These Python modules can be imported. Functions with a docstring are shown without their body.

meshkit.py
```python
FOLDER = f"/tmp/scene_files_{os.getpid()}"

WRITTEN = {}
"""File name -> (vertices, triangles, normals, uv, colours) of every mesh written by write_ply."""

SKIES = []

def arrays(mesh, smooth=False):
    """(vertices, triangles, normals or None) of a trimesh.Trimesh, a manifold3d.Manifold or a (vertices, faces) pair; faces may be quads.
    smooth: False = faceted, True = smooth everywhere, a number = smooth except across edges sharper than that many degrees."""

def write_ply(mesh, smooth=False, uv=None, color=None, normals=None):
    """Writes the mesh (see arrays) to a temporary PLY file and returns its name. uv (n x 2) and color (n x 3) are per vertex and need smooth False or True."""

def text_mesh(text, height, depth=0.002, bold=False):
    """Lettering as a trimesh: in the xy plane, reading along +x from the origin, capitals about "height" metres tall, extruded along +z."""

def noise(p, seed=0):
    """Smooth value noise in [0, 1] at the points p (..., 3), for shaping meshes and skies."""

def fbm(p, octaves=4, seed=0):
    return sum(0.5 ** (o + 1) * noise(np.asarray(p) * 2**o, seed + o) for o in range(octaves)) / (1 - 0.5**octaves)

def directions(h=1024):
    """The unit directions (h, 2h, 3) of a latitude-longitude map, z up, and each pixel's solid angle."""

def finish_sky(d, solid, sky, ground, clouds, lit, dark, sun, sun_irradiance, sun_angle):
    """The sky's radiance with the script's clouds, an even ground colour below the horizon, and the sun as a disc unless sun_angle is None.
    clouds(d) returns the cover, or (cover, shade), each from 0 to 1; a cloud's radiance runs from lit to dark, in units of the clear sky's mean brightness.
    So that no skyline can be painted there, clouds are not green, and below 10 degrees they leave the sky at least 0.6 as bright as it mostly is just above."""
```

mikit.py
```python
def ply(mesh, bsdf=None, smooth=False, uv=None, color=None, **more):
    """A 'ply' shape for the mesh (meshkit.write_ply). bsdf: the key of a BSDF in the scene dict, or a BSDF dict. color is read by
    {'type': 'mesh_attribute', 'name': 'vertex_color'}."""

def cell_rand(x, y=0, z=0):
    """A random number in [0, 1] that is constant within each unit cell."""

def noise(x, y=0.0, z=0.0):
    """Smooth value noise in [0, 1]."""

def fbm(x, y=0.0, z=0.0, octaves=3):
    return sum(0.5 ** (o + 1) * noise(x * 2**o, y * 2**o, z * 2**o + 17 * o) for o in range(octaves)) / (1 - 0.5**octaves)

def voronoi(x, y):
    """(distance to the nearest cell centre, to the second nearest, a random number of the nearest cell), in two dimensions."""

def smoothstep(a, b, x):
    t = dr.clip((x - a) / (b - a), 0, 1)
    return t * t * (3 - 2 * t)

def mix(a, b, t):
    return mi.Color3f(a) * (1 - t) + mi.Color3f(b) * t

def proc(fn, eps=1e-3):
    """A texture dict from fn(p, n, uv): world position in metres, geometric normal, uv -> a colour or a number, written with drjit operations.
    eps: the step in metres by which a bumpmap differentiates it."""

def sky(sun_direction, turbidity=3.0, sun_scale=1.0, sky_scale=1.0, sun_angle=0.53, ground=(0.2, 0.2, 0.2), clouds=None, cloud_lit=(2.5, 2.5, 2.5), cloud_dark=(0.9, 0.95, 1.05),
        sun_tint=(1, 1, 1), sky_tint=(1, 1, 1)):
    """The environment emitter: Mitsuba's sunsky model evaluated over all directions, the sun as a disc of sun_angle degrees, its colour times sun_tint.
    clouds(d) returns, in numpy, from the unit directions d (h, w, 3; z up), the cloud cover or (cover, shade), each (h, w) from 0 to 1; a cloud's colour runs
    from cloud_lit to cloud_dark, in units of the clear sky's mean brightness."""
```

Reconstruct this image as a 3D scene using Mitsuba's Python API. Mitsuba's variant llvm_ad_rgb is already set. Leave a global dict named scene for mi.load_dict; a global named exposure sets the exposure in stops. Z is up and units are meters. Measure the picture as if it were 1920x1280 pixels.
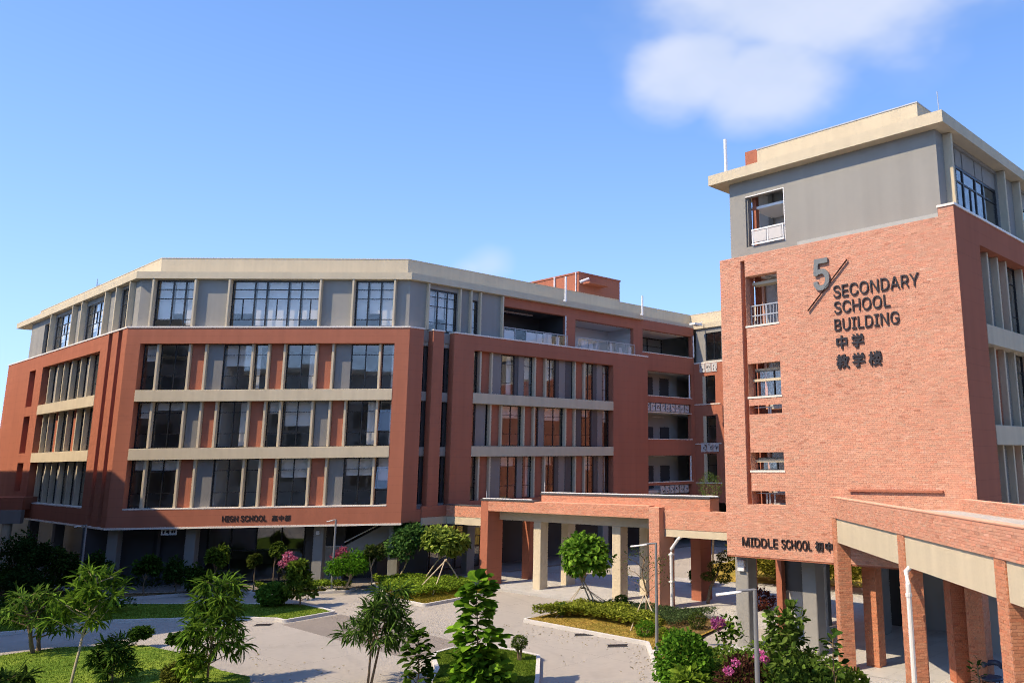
import math, random
import numpy as np, trimesh, mitsuba as mi, drjit as dr
import shapely.geometry as sg
from shapely.ops import unary_union
import mikit, meshkit
from mikit import fbm, noise, smoothstep, mix, cell_rand
T = mi.ScalarTransform4f
scene, labels = {}, {}

# ------------------------------------------------------------------ camera, sky, exposure
EYE = (0.0, 0.0, 8.055)
FWD = (0.07394, 0.97831, 0.19345)
UP = (-0.00226, -0.19385, 0.98103)
scene['camera'] = {'type': 'perspective', 'fov': 63.08, 'fov_axis': 'x', 'near_clip': 0.1, 'far_clip': 3000.0,
                   'principal_point_offset_x': -0.14873, 'principal_point_offset_y': 0.06803,
                   'to_world': T().look_at(origin=list(EYE), target=[EYE[i] + FWD[i] for i in range(3)], up=list(UP))}
SUN = (-0.883 * 0.669, -0.469 * 0.669, 0.743)


def clouds(d):
    """one large soft cloud high on the right, a small puff above the long wing, thin haze streaks elsewhere"""
    az = np.arctan2(d[..., 0], d[..., 1]); el = np.arcsin(np.clip(d[..., 2], -1, 1))
    n = meshkit.fbm(d * 5.0 + 3.1, 5, 7); n2 = meshkit.fbm(d * 16.0, 4, 11)
    def blob(a, e, ra, re, tilt=0.0):
        x, y = az - a, el - e
        return np.sqrt(((x * math.cos(tilt) + y * math.sin(tilt)) / ra) ** 2 + ((-x * math.sin(tilt) + y * math.cos(tilt)) / re) ** 2)
    r = np.minimum(np.minimum(blob(.265, .55, .22, .125, .1), blob(.12, .455, .105, .06, .3)), np.minimum(blob(.21, .44, .12, .075), blob(.42, .60, .24, .11)))
    n3 = meshkit.fbm(d * np.array([9.0, 9.0, 13.0]) + 1.7, 6, 21)
    c = np.clip((1.12 - r + (n3 - .5) * .85 + (n - .5) * .35) * 1.5, 0, 1); c = c * c * (3 - 2 * c) * .74
    c = np.maximum(c, np.clip((1.35 - r + (n3 - .5) * 1.2) * .6, 0, 1) * .45)
    p = np.minimum(blob(-.138, .226, .034, .022), blob(-.155, .224, .026, .014))
    c2 = np.clip((1.3 - p + (n2 - .5) * 1.3) * .8, 0, 1) * .42
    wide = np.clip((meshkit.fbm(d * np.array([2.2, 2.2, 5.5]) + 9, 5, 3) - .60) * 2.4, 0, 1) * .30 * (az > .95)
    haze = .28 * np.exp(-np.maximum(el, 0) / .25)
    return np.clip(np.maximum(np.maximum(c, c2), np.maximum(wide, haze)), 0, 1), np.clip((.62 - n3) * 2.2, 0, .8) * (c > .05)


scene['sky'] = mikit.sky(SUN, turbidity=3.0, sun_scale=1.0, sky_scale=1.3, sun_tint=(1.04, 1.0, .93), clouds=clouds, cloud_lit=(1.48, 1.54, 1.72), cloud_dark=(1.15, 1.3, 1.6),
                         sky_tint=(1.0, 1.20, 1.50), ground=(.2, .19, .17))
exposure = 1.95

# ------------------------------------------------------------------ helpers
S = math.sqrt(.5)
rng = np.random.default_rng(5)


def numbered(name):
    if name not in _used:
        _used.add(name); return name
    k = _count.get(name, 0) + 1
    while f'{name}_{k:03d}' in _used:
        k += 1
    _count[name] = k; _used.add(f'{name}_{k:03d}')
    return f'{name}_{k:03d}'


_used, _count = set(), {}


def obj(name, mesh, mat, parent=None, label=None, cat=None, group=None, kind=None, smooth=False, color=None, raw=None):
    key = numbered((parent + '__' if parent else '') + name)
    if raw is None:
        raw = mikit.ply(mesh, 'mat_' + mat if isinstance(mat, str) else mat, smooth=smooth, color=color)
    scene[key] = raw
    tag(key, label, cat, group, kind)
    return key


def tag(key, label=None, cat=None, group=None, kind=None):
    e = {k: v for k, v in (('label', label), ('category', cat), ('group', group), ('kind', kind)) if v}
    if e:
        labels[key] = {**labels.get(key, {}), **e}


def thing(name, label, cat, group=None):
    key = numbered(name)
    tag(key, label, cat, group)
    return key


class F:
    """a facade frame: u runs along the wall, v outwards, z up"""
    def __init__(s, o, ex, n):
        s.o, s.ex, s.n = np.array(o, float), np.array(ex, float), np.array(n, float)
        s.hand = s.ex[0] * s.n[1] - s.ex[1] * s.n[0]
    def P(s, u, v=0.0, z=0.0):
        p = s.o + s.ex * u + s.n * v
        return np.array([p[0], p[1], z])
    def M(s, uvz):
        uvz = np.asarray(uvz, float)
        return np.column_stack([s.o + uvz[:, :1] * s.ex + uvz[:, 1:2] * s.n, uvz[:, 2]])


WORLD = F((0, 0), (1, 0), (0, 1))
BOXF = np.array([[0, 1, 3, 2], [4, 6, 7, 5], [0, 4, 5, 1], [2, 3, 7, 6], [0, 2, 6, 4], [1, 5, 7, 3]])


class MB:
    """collects boxes, prisms and tubes into one mesh"""
    def __init__(s):
        s.v, s.f, s.n = [], [], 0
    def add(s, v, f):
        f = np.asarray(f); v = np.asarray(v, float)
        if f.shape[1] == 4:
            f = np.vstack([f[:, [0, 1, 2]], f[:, [0, 2, 3]]])
        s.v.append(v); s.f.append(f + s.n); s.n += len(v)
        return s
    def box(s, fr, u0, u1, v0, v1, z0, z1):
        c = np.array([[u, v, z] for u in (u0, u1) for v in (v0, v1) for z in (z0, z1)])
        f = BOXF if (fr.hand > 0) == ((u1 > u0) == ((v1 > v0) == (z1 > z0))) else BOXF[:, ::-1]
        return s.add(fr.M(c), f)
    def cbox(s, fr, u0, u1, v0, v1, z0, z1, c=.02):
        """a box whose upright edges and top are chamfered"""
        u0, u1 = sorted((u0, u1)); v0, v1 = sorted((v0, v1))
        ring = [(u0 + c, v0), (u1 - c, v0), (u1, v0 + c), (u1, v1 - c), (u1 - c, v1), (u0 + c, v1), (u0, v1 - c), (u0, v0 + c)]
        mu, mv = (u0 + u1) / 2, (v0 + v1) / 2
        top = [(a + np.sign(mu - a) * c, b + np.sign(mv - b) * c) for a, b in ring]
        p = [(a, b, z0) for a, b in ring] + [(a, b, z1 - c) for a, b in ring] + [(a, b, z1) for a, b in top] + [(mu, mv, z1), (mu, mv, z0)]
        f = []
        for r in (0, 8):
            for i in range(8):
                j = (i + 1) % 8
                f += [[r + i, r + j, r + 8 + j], [r + i, r + 8 + j, r + 8 + i]]
        for i in range(8):
            j = (i + 1) % 8
            f += [[16 + i, 16 + j, 24], [j, i, 25]]
        f = np.array(f)
        return s.add(fr.M(np.array(p)), f if fr.hand > 0 else f[:, ::-1])
    def tm(s, m):
        return s.add(m.vertices, m.faces)
    def slab(s, poly, z0, z1):
        for g in getattr(poly, 'geoms', [poly]):
            m = trimesh.creation.extrude_polygon(g, z1 - z0, engine='earcut'); m.apply_translation((0, 0, z0)); s.tm(m)
        return s
    def wall(s, fr, poly, v0, v1):
        """a polygon in (u, z), from v0 to v1"""
        for g in getattr(poly, 'geoms', [poly]):
            m = trimesh.creation.extrude_polygon(g, abs(v1 - v0), engine='earcut')
            q = np.column_stack([m.vertices[:, 0], m.vertices[:, 2] + min(v0, v1), m.vertices[:, 1]])
            s.add(fr.M(q), m.faces[:, ::-1] if fr.hand > 0 else m.faces)
        return s
    def tube(s, pts, r, sides=8, cap=True):
        p = np.asarray(pts, float); r = np.broadcast_to(np.asarray(r, float), (len(p),))
        t = np.gradient(p, axis=0); t /= np.linalg.norm(t, axis=1, keepdims=True) + 1e-12
        a = np.cross(t, np.where(np.abs(t[:, 2:]) < .9, [0, 0, 1.0], [1.0, 0, 0])); a /= np.linalg.norm(a, axis=1, keepdims=True) + 1e-12
        b = np.cross(t, a); ang = np.arange(sides) * 2 * np.pi / sides
        v = (p[:, None] + r[:, None, None] * (np.cos(ang)[None, :, None] * a[:, None] + np.sin(ang)[None, :, None] * b[:, None])).reshape(-1, 3)
        f = []
        for i in range(len(p) - 1):
            for j in range(sides):
                k = (j + 1) % sides
                f.append([i * sides + j, i * sides + k, (i + 1) * sides + k, (i + 1) * sides + j])
        f = np.array(f); f = np.vstack([f[:, [0, 1, 2]], f[:, [0, 2, 3]]])
        if cap:
            n = len(v); v = np.vstack([v, p[:1], p[-1:]])
            e = [[n, (j + 1) % sides, j] for j in range(sides)] + [[n + 1, (len(p) - 1) * sides + j, (len(p) - 1) * sides + (j + 1) % sides] for j in range(sides)]
            f = np.vstack([f, e])
        return s.add(v, f)
    def mesh(s):
        return np.vstack(s.v), np.vstack(s.f)


def rect(u0, u1, z0, z1):
    return sg.box(min(u0, u1), min(z0, z1), max(u0, u1), max(z0, z1))


def one(fr, u0, u1, v0, v1, z0, z1):
    return MB().box(fr, u0, u1, v0, v1, z0, z1).mesh()


# ------------------------------------------------------------------ materials
def P(color, rough=.6, spec=.4, metallic=0.0, **kw):
    return {'type': 'twosided', 'b': {'type': 'principled', 'base_color': color if isinstance(color, dict) else {'type': 'rgb', 'value': list(color)},
                                      'roughness': rough, 'specular': spec, 'metallic': metallic, **kw}}


def D(color):
    return {'type': 'twosided', 'b': {'type': 'diffuse', 'reflectance': color}}


def weathered(base, amount=.16, scale=.45, streak=.10, lines=False):
    """paint or render with soft patches, fine grain and thin vertical rain streaks"""
    b = mi.Color3f(base)
    def fn(p, n, uv):
        a = fbm(p.x * scale, p.y * scale, p.z * scale * .6, 4) - .5
        st = fbm((p.x + p.y * .7) * 3.3, (p.x - p.y) * 2.1, p.z * .16, 3) - .5
        g = noise(p.x * 23, p.y * 23, p.z * 23) - .5
        c = mi.Color3f(base) * (1 + amount * a * 2 + streak * st * 2 + .05 * g)
        if lines:                                               # scored joints every 0.6 m
            q = dr.abs(p.z / .6 - dr.floor(p.z / .6) - .5)
            c = c * (1 - .16 * smoothstep(.475, .49, q) * smoothstep(.2, .5, fbm(p.x * .3, p.y * .3, p.z, 2)))
        return c
    return mikit.proc(fn)


scene['mat_red_paint'] = D(weathered((.385, .15, .098), .09, .35, .09, True))
scene['mat_cream_paint'] = D(weathered((.56, .495, .37), .06, .5, .09))
scene['mat_grey_render'] = D(weathered((.285, .285, .272), .07, .5, .08))
scene['mat_white_cap'] = P((.72, .68, .62), .5)
scene['mat_white_metal'] = P((.72, .73, .74), .35, .5)
scene['mat_panel_grey'] = P(weathered((.19, .19, .188), .05, .8, .04), .42, .5)
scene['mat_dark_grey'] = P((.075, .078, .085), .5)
scene['mat_frame'] = P((.012, .014, .018), .35, .5)
scene['mat_soffit'] = P((.50, .47, .42), .8, .2)
scene['mat_ceiling'] = P((.60, .60, .60), .8, .2)
scene['mat_room_wall'] = P((.38, .40, .39), .8, .2)
scene['mat_room_light'] = P((.46, .46, .45), .8, .2)
scene['mat_room_dark'] = P((.07, .075, .08), .7, .2)
scene['mat_core'] = P((.12, .125, .125), .9, .1)
scene['mat_blind'] = P((.62, .63, .62), .8, .2)
scene['mat_board'] = P((.5, .5, .5), .5)
scene['mat_letter_black'] = P((.022, .018, .02), .4, .5)
scene['mat_letter_grey'] = P((.16, .175, .18), .4, .5)
scene['mat_steel'] = P((.42, .44, .47), .35, .5, .3)
scene['mat_lamp_post'] = P((.21, .225, .245), .4, .5, .2)
scene['mat_mortar'] = P((.53, .285, .20), .9, .1)
scene['mat_brick'] = D({'type': 'mesh_attribute', 'name': 'vertex_color'})
scene['mat_foil'] = P((.6, .68, .72), .2, .5)
scene['mat_pane'] = {'type': 'thindielectric', 'int_ior': 1.72, 'ext_ior': 1.0}
scene['mat_clear_pane'] = {'type': 'thindielectric', 'int_ior': 1.5, 'ext_ior': 1.0}
scene['mat_bark'] = P(weathered((.20, .15, .10), .35, 2.0, .2), .9, .1)
scene['mat_pale_bark'] = P(weathered((.42, .36, .26), .3, 3.0, .2), .9, .1)
scene['mat_wood_stake'] = P((.50, .42, .30), .8, .2)
scene['mat_leaf'] = {'type': 'principledthin', 'base_color': {'type': 'mesh_attribute', 'name': 'vertex_color'}, 'roughness': .32, 'spec_trans': 0.0, 'diff_trans': .8, 'eta': 1.5}
scene['mat_petal'] = {'type': 'principledthin', 'base_color': {'type': 'mesh_attribute', 'name': 'vertex_color'}, 'roughness': .7, 'spec_trans': 0.0, 'diff_trans': .6, 'eta': 1.3}


def pave(p, n, uv):
    a = fbm(p.x * .22, p.y * .22, 0.0, 4) - .5
    g = noise(p.x * 7.0, p.y * 7.0, 1.0) - .5
    s = (p.x + p.y) * .7071; t = (p.x - p.y) * .7071
    js, jt = dr.abs(s / 4.4 - dr.floor(s / 4.4) - .5), dr.abs(t / 4.4 - dr.floor(t / 4.4) - .5)
    j = smoothstep(.496, .499, dr.maximum(js, jt))
    slab = cell_rand(dr.floor(s / 4.4 + .5), dr.floor(t / 4.4 + .5), 2.0) - .5
    spots = smoothstep(.66, .78, fbm(p.x * .9, p.y * .9, 4.0, 3))
    tyre = smoothstep(.60, .75, fbm((p.x + p.y * .55) * 1.9, (p.x - p.y) * .10, 7.0, 3))
    return mix((.305, .287, .258), (.15, .14, .13), j * .6) * (1 + .12 * a + .06 * g + .06 * slab - .06 * spots - .05 * tyre)


def pave_dark(p, n, uv):
    a = fbm(p.x * .5, p.y * .5, 2.0, 4) - .5
    g = noise(p.x * 9.0, p.y * 9.0, 1.0) - .5
    return mi.Color3f(.19, .171, .154) * (1 + .16 * a + .12 * g)


def stone_floor(p, n, uv):
    s = (p.x + p.y) * .7071; t = (p.x - p.y) * .7071
    a, b = s / .9, t / .9
    j = smoothstep(.475, .492, dr.maximum(dr.abs(a - dr.floor(a) - .5), dr.abs(b - dr.floor(b) - .5)))
    c = cell_rand(dr.floor(a), dr.floor(b), 3.0) - .5
    return mix((.40, .40, .39), (.27, .27, .265), j * .5) * (1 + .10 * c + .10 * (fbm(p.x * .6, p.y * .6, 0.0, 3) - .5))


def lawn(p, n, uv):
    a = fbm(p.x * .45, p.y * .45, 0.0, 4); g = noise(p.x * 6, p.y * 6, 5.0)
    return mix((.085, .15, .018), (.19, .26, .035), smoothstep(.25, .75, a * .6 + g * .4))


def dry_lawn(p, n, uv):
    a = fbm(p.x * .6, p.y * .6, 3.0, 4); g = noise(p.x * 7, p.y * 7, 5.0)
    return mix((.19, .16, .03), (.36, .24, .06), smoothstep(.25, .75, a * .6 + g * .4))


def soil(p, n, uv):
    a = fbm(p.x * 1.2, p.y * 1.2, 3.0, 4); g = noise(p.x * 9, p.y * 9, 5.0)
    return mix((.10, .075, .035), (.22, .14, .075), smoothstep(.3, .7, a * .6 + g * .4))


scene['mat_pave'] = P(mikit.proc(pave), .75, .25)
scene['mat_pave_dark'] = P(mikit.proc(pave_dark), .8, .2)
scene['mat_stone_floor'] = P(mikit.proc(stone_floor), .5, .4)
scene['mat_lawn'] = P(mikit.proc(lawn), .95, .1)
scene['mat_dry_lawn'] = P(mikit.proc(dry_lawn), .95, .1)
scene['mat_soil'] = P(mikit.proc(soil), .95, .1)
scene['mat_kerb'] = P(weathered((.50, .49, .47), .12, 1.2, .05), .7, .3)
scene['mat_roof_white'] = P(weathered((.33, .325, .31), .15, .6, .05), .7, .3)
scene['mat_gravel'] = P((.12, .12, .12), .8)

# ------------------------------------------------------------------ facade helpers
def quad(fr, u0, u1, v, z0, z1, tilt=0.0, tilt2=0.0):
    c = np.array([[u0, v - tilt, z0], [u1, v + tilt, z0], [u1, v + tilt + tilt2, z1], [u0, v - tilt + tilt2, z1]])
    f = np.array([[0, 1, 2], [0, 2, 3]])
    return fr.M(c), f if fr.hand > 0 else f[:, ::-1]


def window(par, fr, u0, u1, v, z0, z1, us=(), zs=(), half=(), t=.07, depth=.09, glass='pane', name='window', blind=False):
    """frame bars and one pane per cell. us: mullion positions, zs: transom heights, half: (u, z0, z1) short bars"""
    w = thing(par + '__' + name, None, None)
    m = MB()
    m.box(fr, u0, u1, v - depth, v, z0, z0 + t).box(fr, u0, u1, v - depth, v, z1 - t, z1)
    m.box(fr, u0, u0 + t, v - depth, v, z0 + t, z1 - t).box(fr, u1 - t, u1, v - depth, v, z0 + t, z1 - t)
    for u in us:
        m.box(fr, u - t / 2, u + t / 2, v - depth, v + .004, z0 + t, z1 - t)
    eu = [u0 + t / 2, *us, u1 - t / 2]; ez = [z0 + t / 2, *zs, z1 - t / 2]
    for z in zs:
        for a, b in zip(eu[:-1], eu[1:]):
            m.box(fr, a + t / 2, b - t / 2, v - depth, v - .004, z - t * .32, z + t * .32)
    for u, a, b in half:
        m.box(fr, u - t * .35, u + t * .35, v - depth, v - .002, a + .03, b - .03)
    obj('frame', m.mesh(), 'frame', w)
    if blind:
        for k, (a, b) in enumerate(zip([u0, *us], [*us, u1])):
            obj('blind', one(fr, a + .06, b - .06, v - .34, v - .32, z0 + (z1 - z0) * (.0, .05, .16, 0, .3)[(k * 7 + len(us)) % 5] + .05, z1 - .03), 'blind', w)
    for a, b in zip(eu[:-1], eu[1:]):
        for c, e in zip(ez[:-1], ez[1:]):
            if min(b - a, e - c) < .12:
                continue
            obj('pane', quad(fr, a, b, v - depth / 2, c, e, rng.normal() * .0025 * (b - a), rng.normal() * .004), glass, w)
    return w


def fins(par, fr, us, z0, z1, v0=-.62, v1=-.24, w=.15):
    for u in us:
        obj('fin', MB().cbox(fr, u - w / 2, u + w / 2, v0, v1, z0, z1, .012).mesh(), 'cream_paint', par)


def panels(par, fr, spec, z0, z1, v=-.5):
    for kind, a, b in spec:
        obj('panel', one(fr, a, b, v - .16, v + rng.uniform(-.03, .03), z0, z1), {'r': 'red_paint', 'g': 'panel_grey', 'd': 'dark_grey', 'w': 'grey_render'}[kind], par)


def lights(par, fr, spec, z0, z1, v=-.56):
    """windows between the fins: (u0, u1, number of bays)"""
    for a, b, n in spec:
        h = z1 - z0
        w = window(par, fr, a, b, v, z0, z1, [a + (b - a) * k / n for k in range(1, n)], [z0 + h * .30, z0 + h * .76], t=.06)
        k = rng.random()
        if k < .42:                                             # a roller blind let down part of the way
            obj('blind', one(fr, a + .08, b - .08, v - .32, v - .30, z1 - h * rng.uniform(.18, .6), z1 - .05), 'blind', w)
        elif k < .75:                                           # a drawn curtain at one side
            c = (b - a) * rng.uniform(.2, .4)
            s = a + .05 if rng.random() < .5 else b - .05 - c
            obj('curtain', one(fr, s, s + c, v - .38, v - .34, z0 + .1, z1 - .08), 'blind', w)


def recess(par, fr, u0, u1, z0, z1, depth=.66):
    """lining of a recess: sill and head"""
    obj('sill', one(fr, u0, u1, -depth, .02, z0 - .05, z0 + .03), 'white_cap', par)


def bricks(fr, poly, v, seed, base=(.565, .30, .215), course=.0733, length=.25, amount=.04):
    """real bricks laid in stretcher bond over a polygon in (u, z): 5-sided blocks standing proud of the mortar"""
    r = np.random.default_rng(seed)
    u0, z0, u1, z1 = poly.bounds
    P0, P1, Z = [], [], []
    for k in range(int((z1 - z0) / course)):
        a = z0 + k * course + .006; b = a + course - .008
        cut = poly.intersection(sg.LineString([(u0 - 1, (a + b) / 2), (u1 + 1, (a + b) / 2)]))
        for g in getattr(cut, 'geoms', [cut]):
            if g.is_empty or g.length < .03: continue
            s, e = sorted((g.coords[0][0], g.coords[-1][0]))
            x = s - (0.0 if k % 2 else length / 2) - ((s * 0) % length)
            while x < e:
                p, q = max(x, s) + .005, min(x + length, e) - .005
                if q - p > .03:
                    P0.append(p); P1.append(q); Z.append((a, b))
                x += length
    P0, P1, Z = np.array(P0), np.array(P1), np.array(Z); n = len(P0)
    proud = v + .007 + r.uniform(-.003, .004, n) + (r.random(n) < .04) * .008
    tilt = r.normal(0, .0014, (n, 2)); bk = np.full(n, v - .004)
    q = np.empty((n, 8, 3))
    for i, (uu, zz, vv) in enumerate(((P0, Z[:, 0], bk), (P1, Z[:, 0], bk), (P1, Z[:, 1], bk), (P0, Z[:, 1], bk),
                                      (P0, Z[:, 0], proud - tilt[:, 0] - tilt[:, 1]), (P1, Z[:, 0], proud + tilt[:, 0] - tilt[:, 1]), (P1, Z[:, 1], proud + tilt[:, 0] + tilt[:, 1]), (P0, Z[:, 1], proud - tilt[:, 0] + tilt[:, 1]))):
        q[:, i] = np.stack([uu, vv, zz], 1)
    f = np.array([[4, 5, 6], [4, 6, 7], [0, 1, 5], [0, 5, 4], [2, 3, 7], [2, 7, 6], [1, 2, 6], [1, 6, 5], [3, 0, 4], [3, 4, 7]])
    if fr.hand < 0: f = f[:, ::-1]
    pos = fr.M(q.reshape(-1, 3))
    cen = pos.reshape(n, 8, 3).mean(1)
    patch = meshkit.fbm(cen * .8, 3, 3) - .5
    val = np.exp(r.normal(0, amount, n) + patch * .16)
    hue = r.normal(0, .05, n)
    c = np.array(base)[None] * val[:, None] * (1 + hue[:, None] * np.array([-.3, .8, 1.0]))
    c = np.where((r.random(n) < .02)[:, None], c * np.array([.8, .75, .75]), c)
    c = np.where((r.random(n) < .03)[:, None], c * np.array([1.1, 1.15, 1.2]), c)
    return (pos, (np.arange(n)[:, None, None] * 8 + f).reshape(-1, 3)), np.repeat(np.clip(c, .02, .9), 8, 0)


def brickwork(par, fr, poly, v, seed, **kw):
    m, c = bricks(fr, poly, v, seed, **kw)
    return obj('brickwork', m, 'brick', par, color=c, kind='stuff')


def lettering(par, text, fr, u, z, height, width, sign, v, depth=.06, mat='letter_black', bold=True):
    """each character a part; sign = +1 when reading along +u"""
    m = meshkit.text_mesh(text, height, depth, bold)
    b = m.bounds; sc = width / (b[1][0] - b[0][0])
    for c in sorted(m.split(only_watertight=False), key=lambda c: c.bounds[0][0]):
        q = np.column_stack([u + sign * (c.vertices[:, 0] - b[0][0]) * sc, v + c.vertices[:, 2], z + c.vertices[:, 1]])
        flip = (fr.hand > 0) == (sign > 0)
        obj('letter', (fr.M(q), c.faces[:, ::-1] if flip else c.faces), mat, par)


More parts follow.
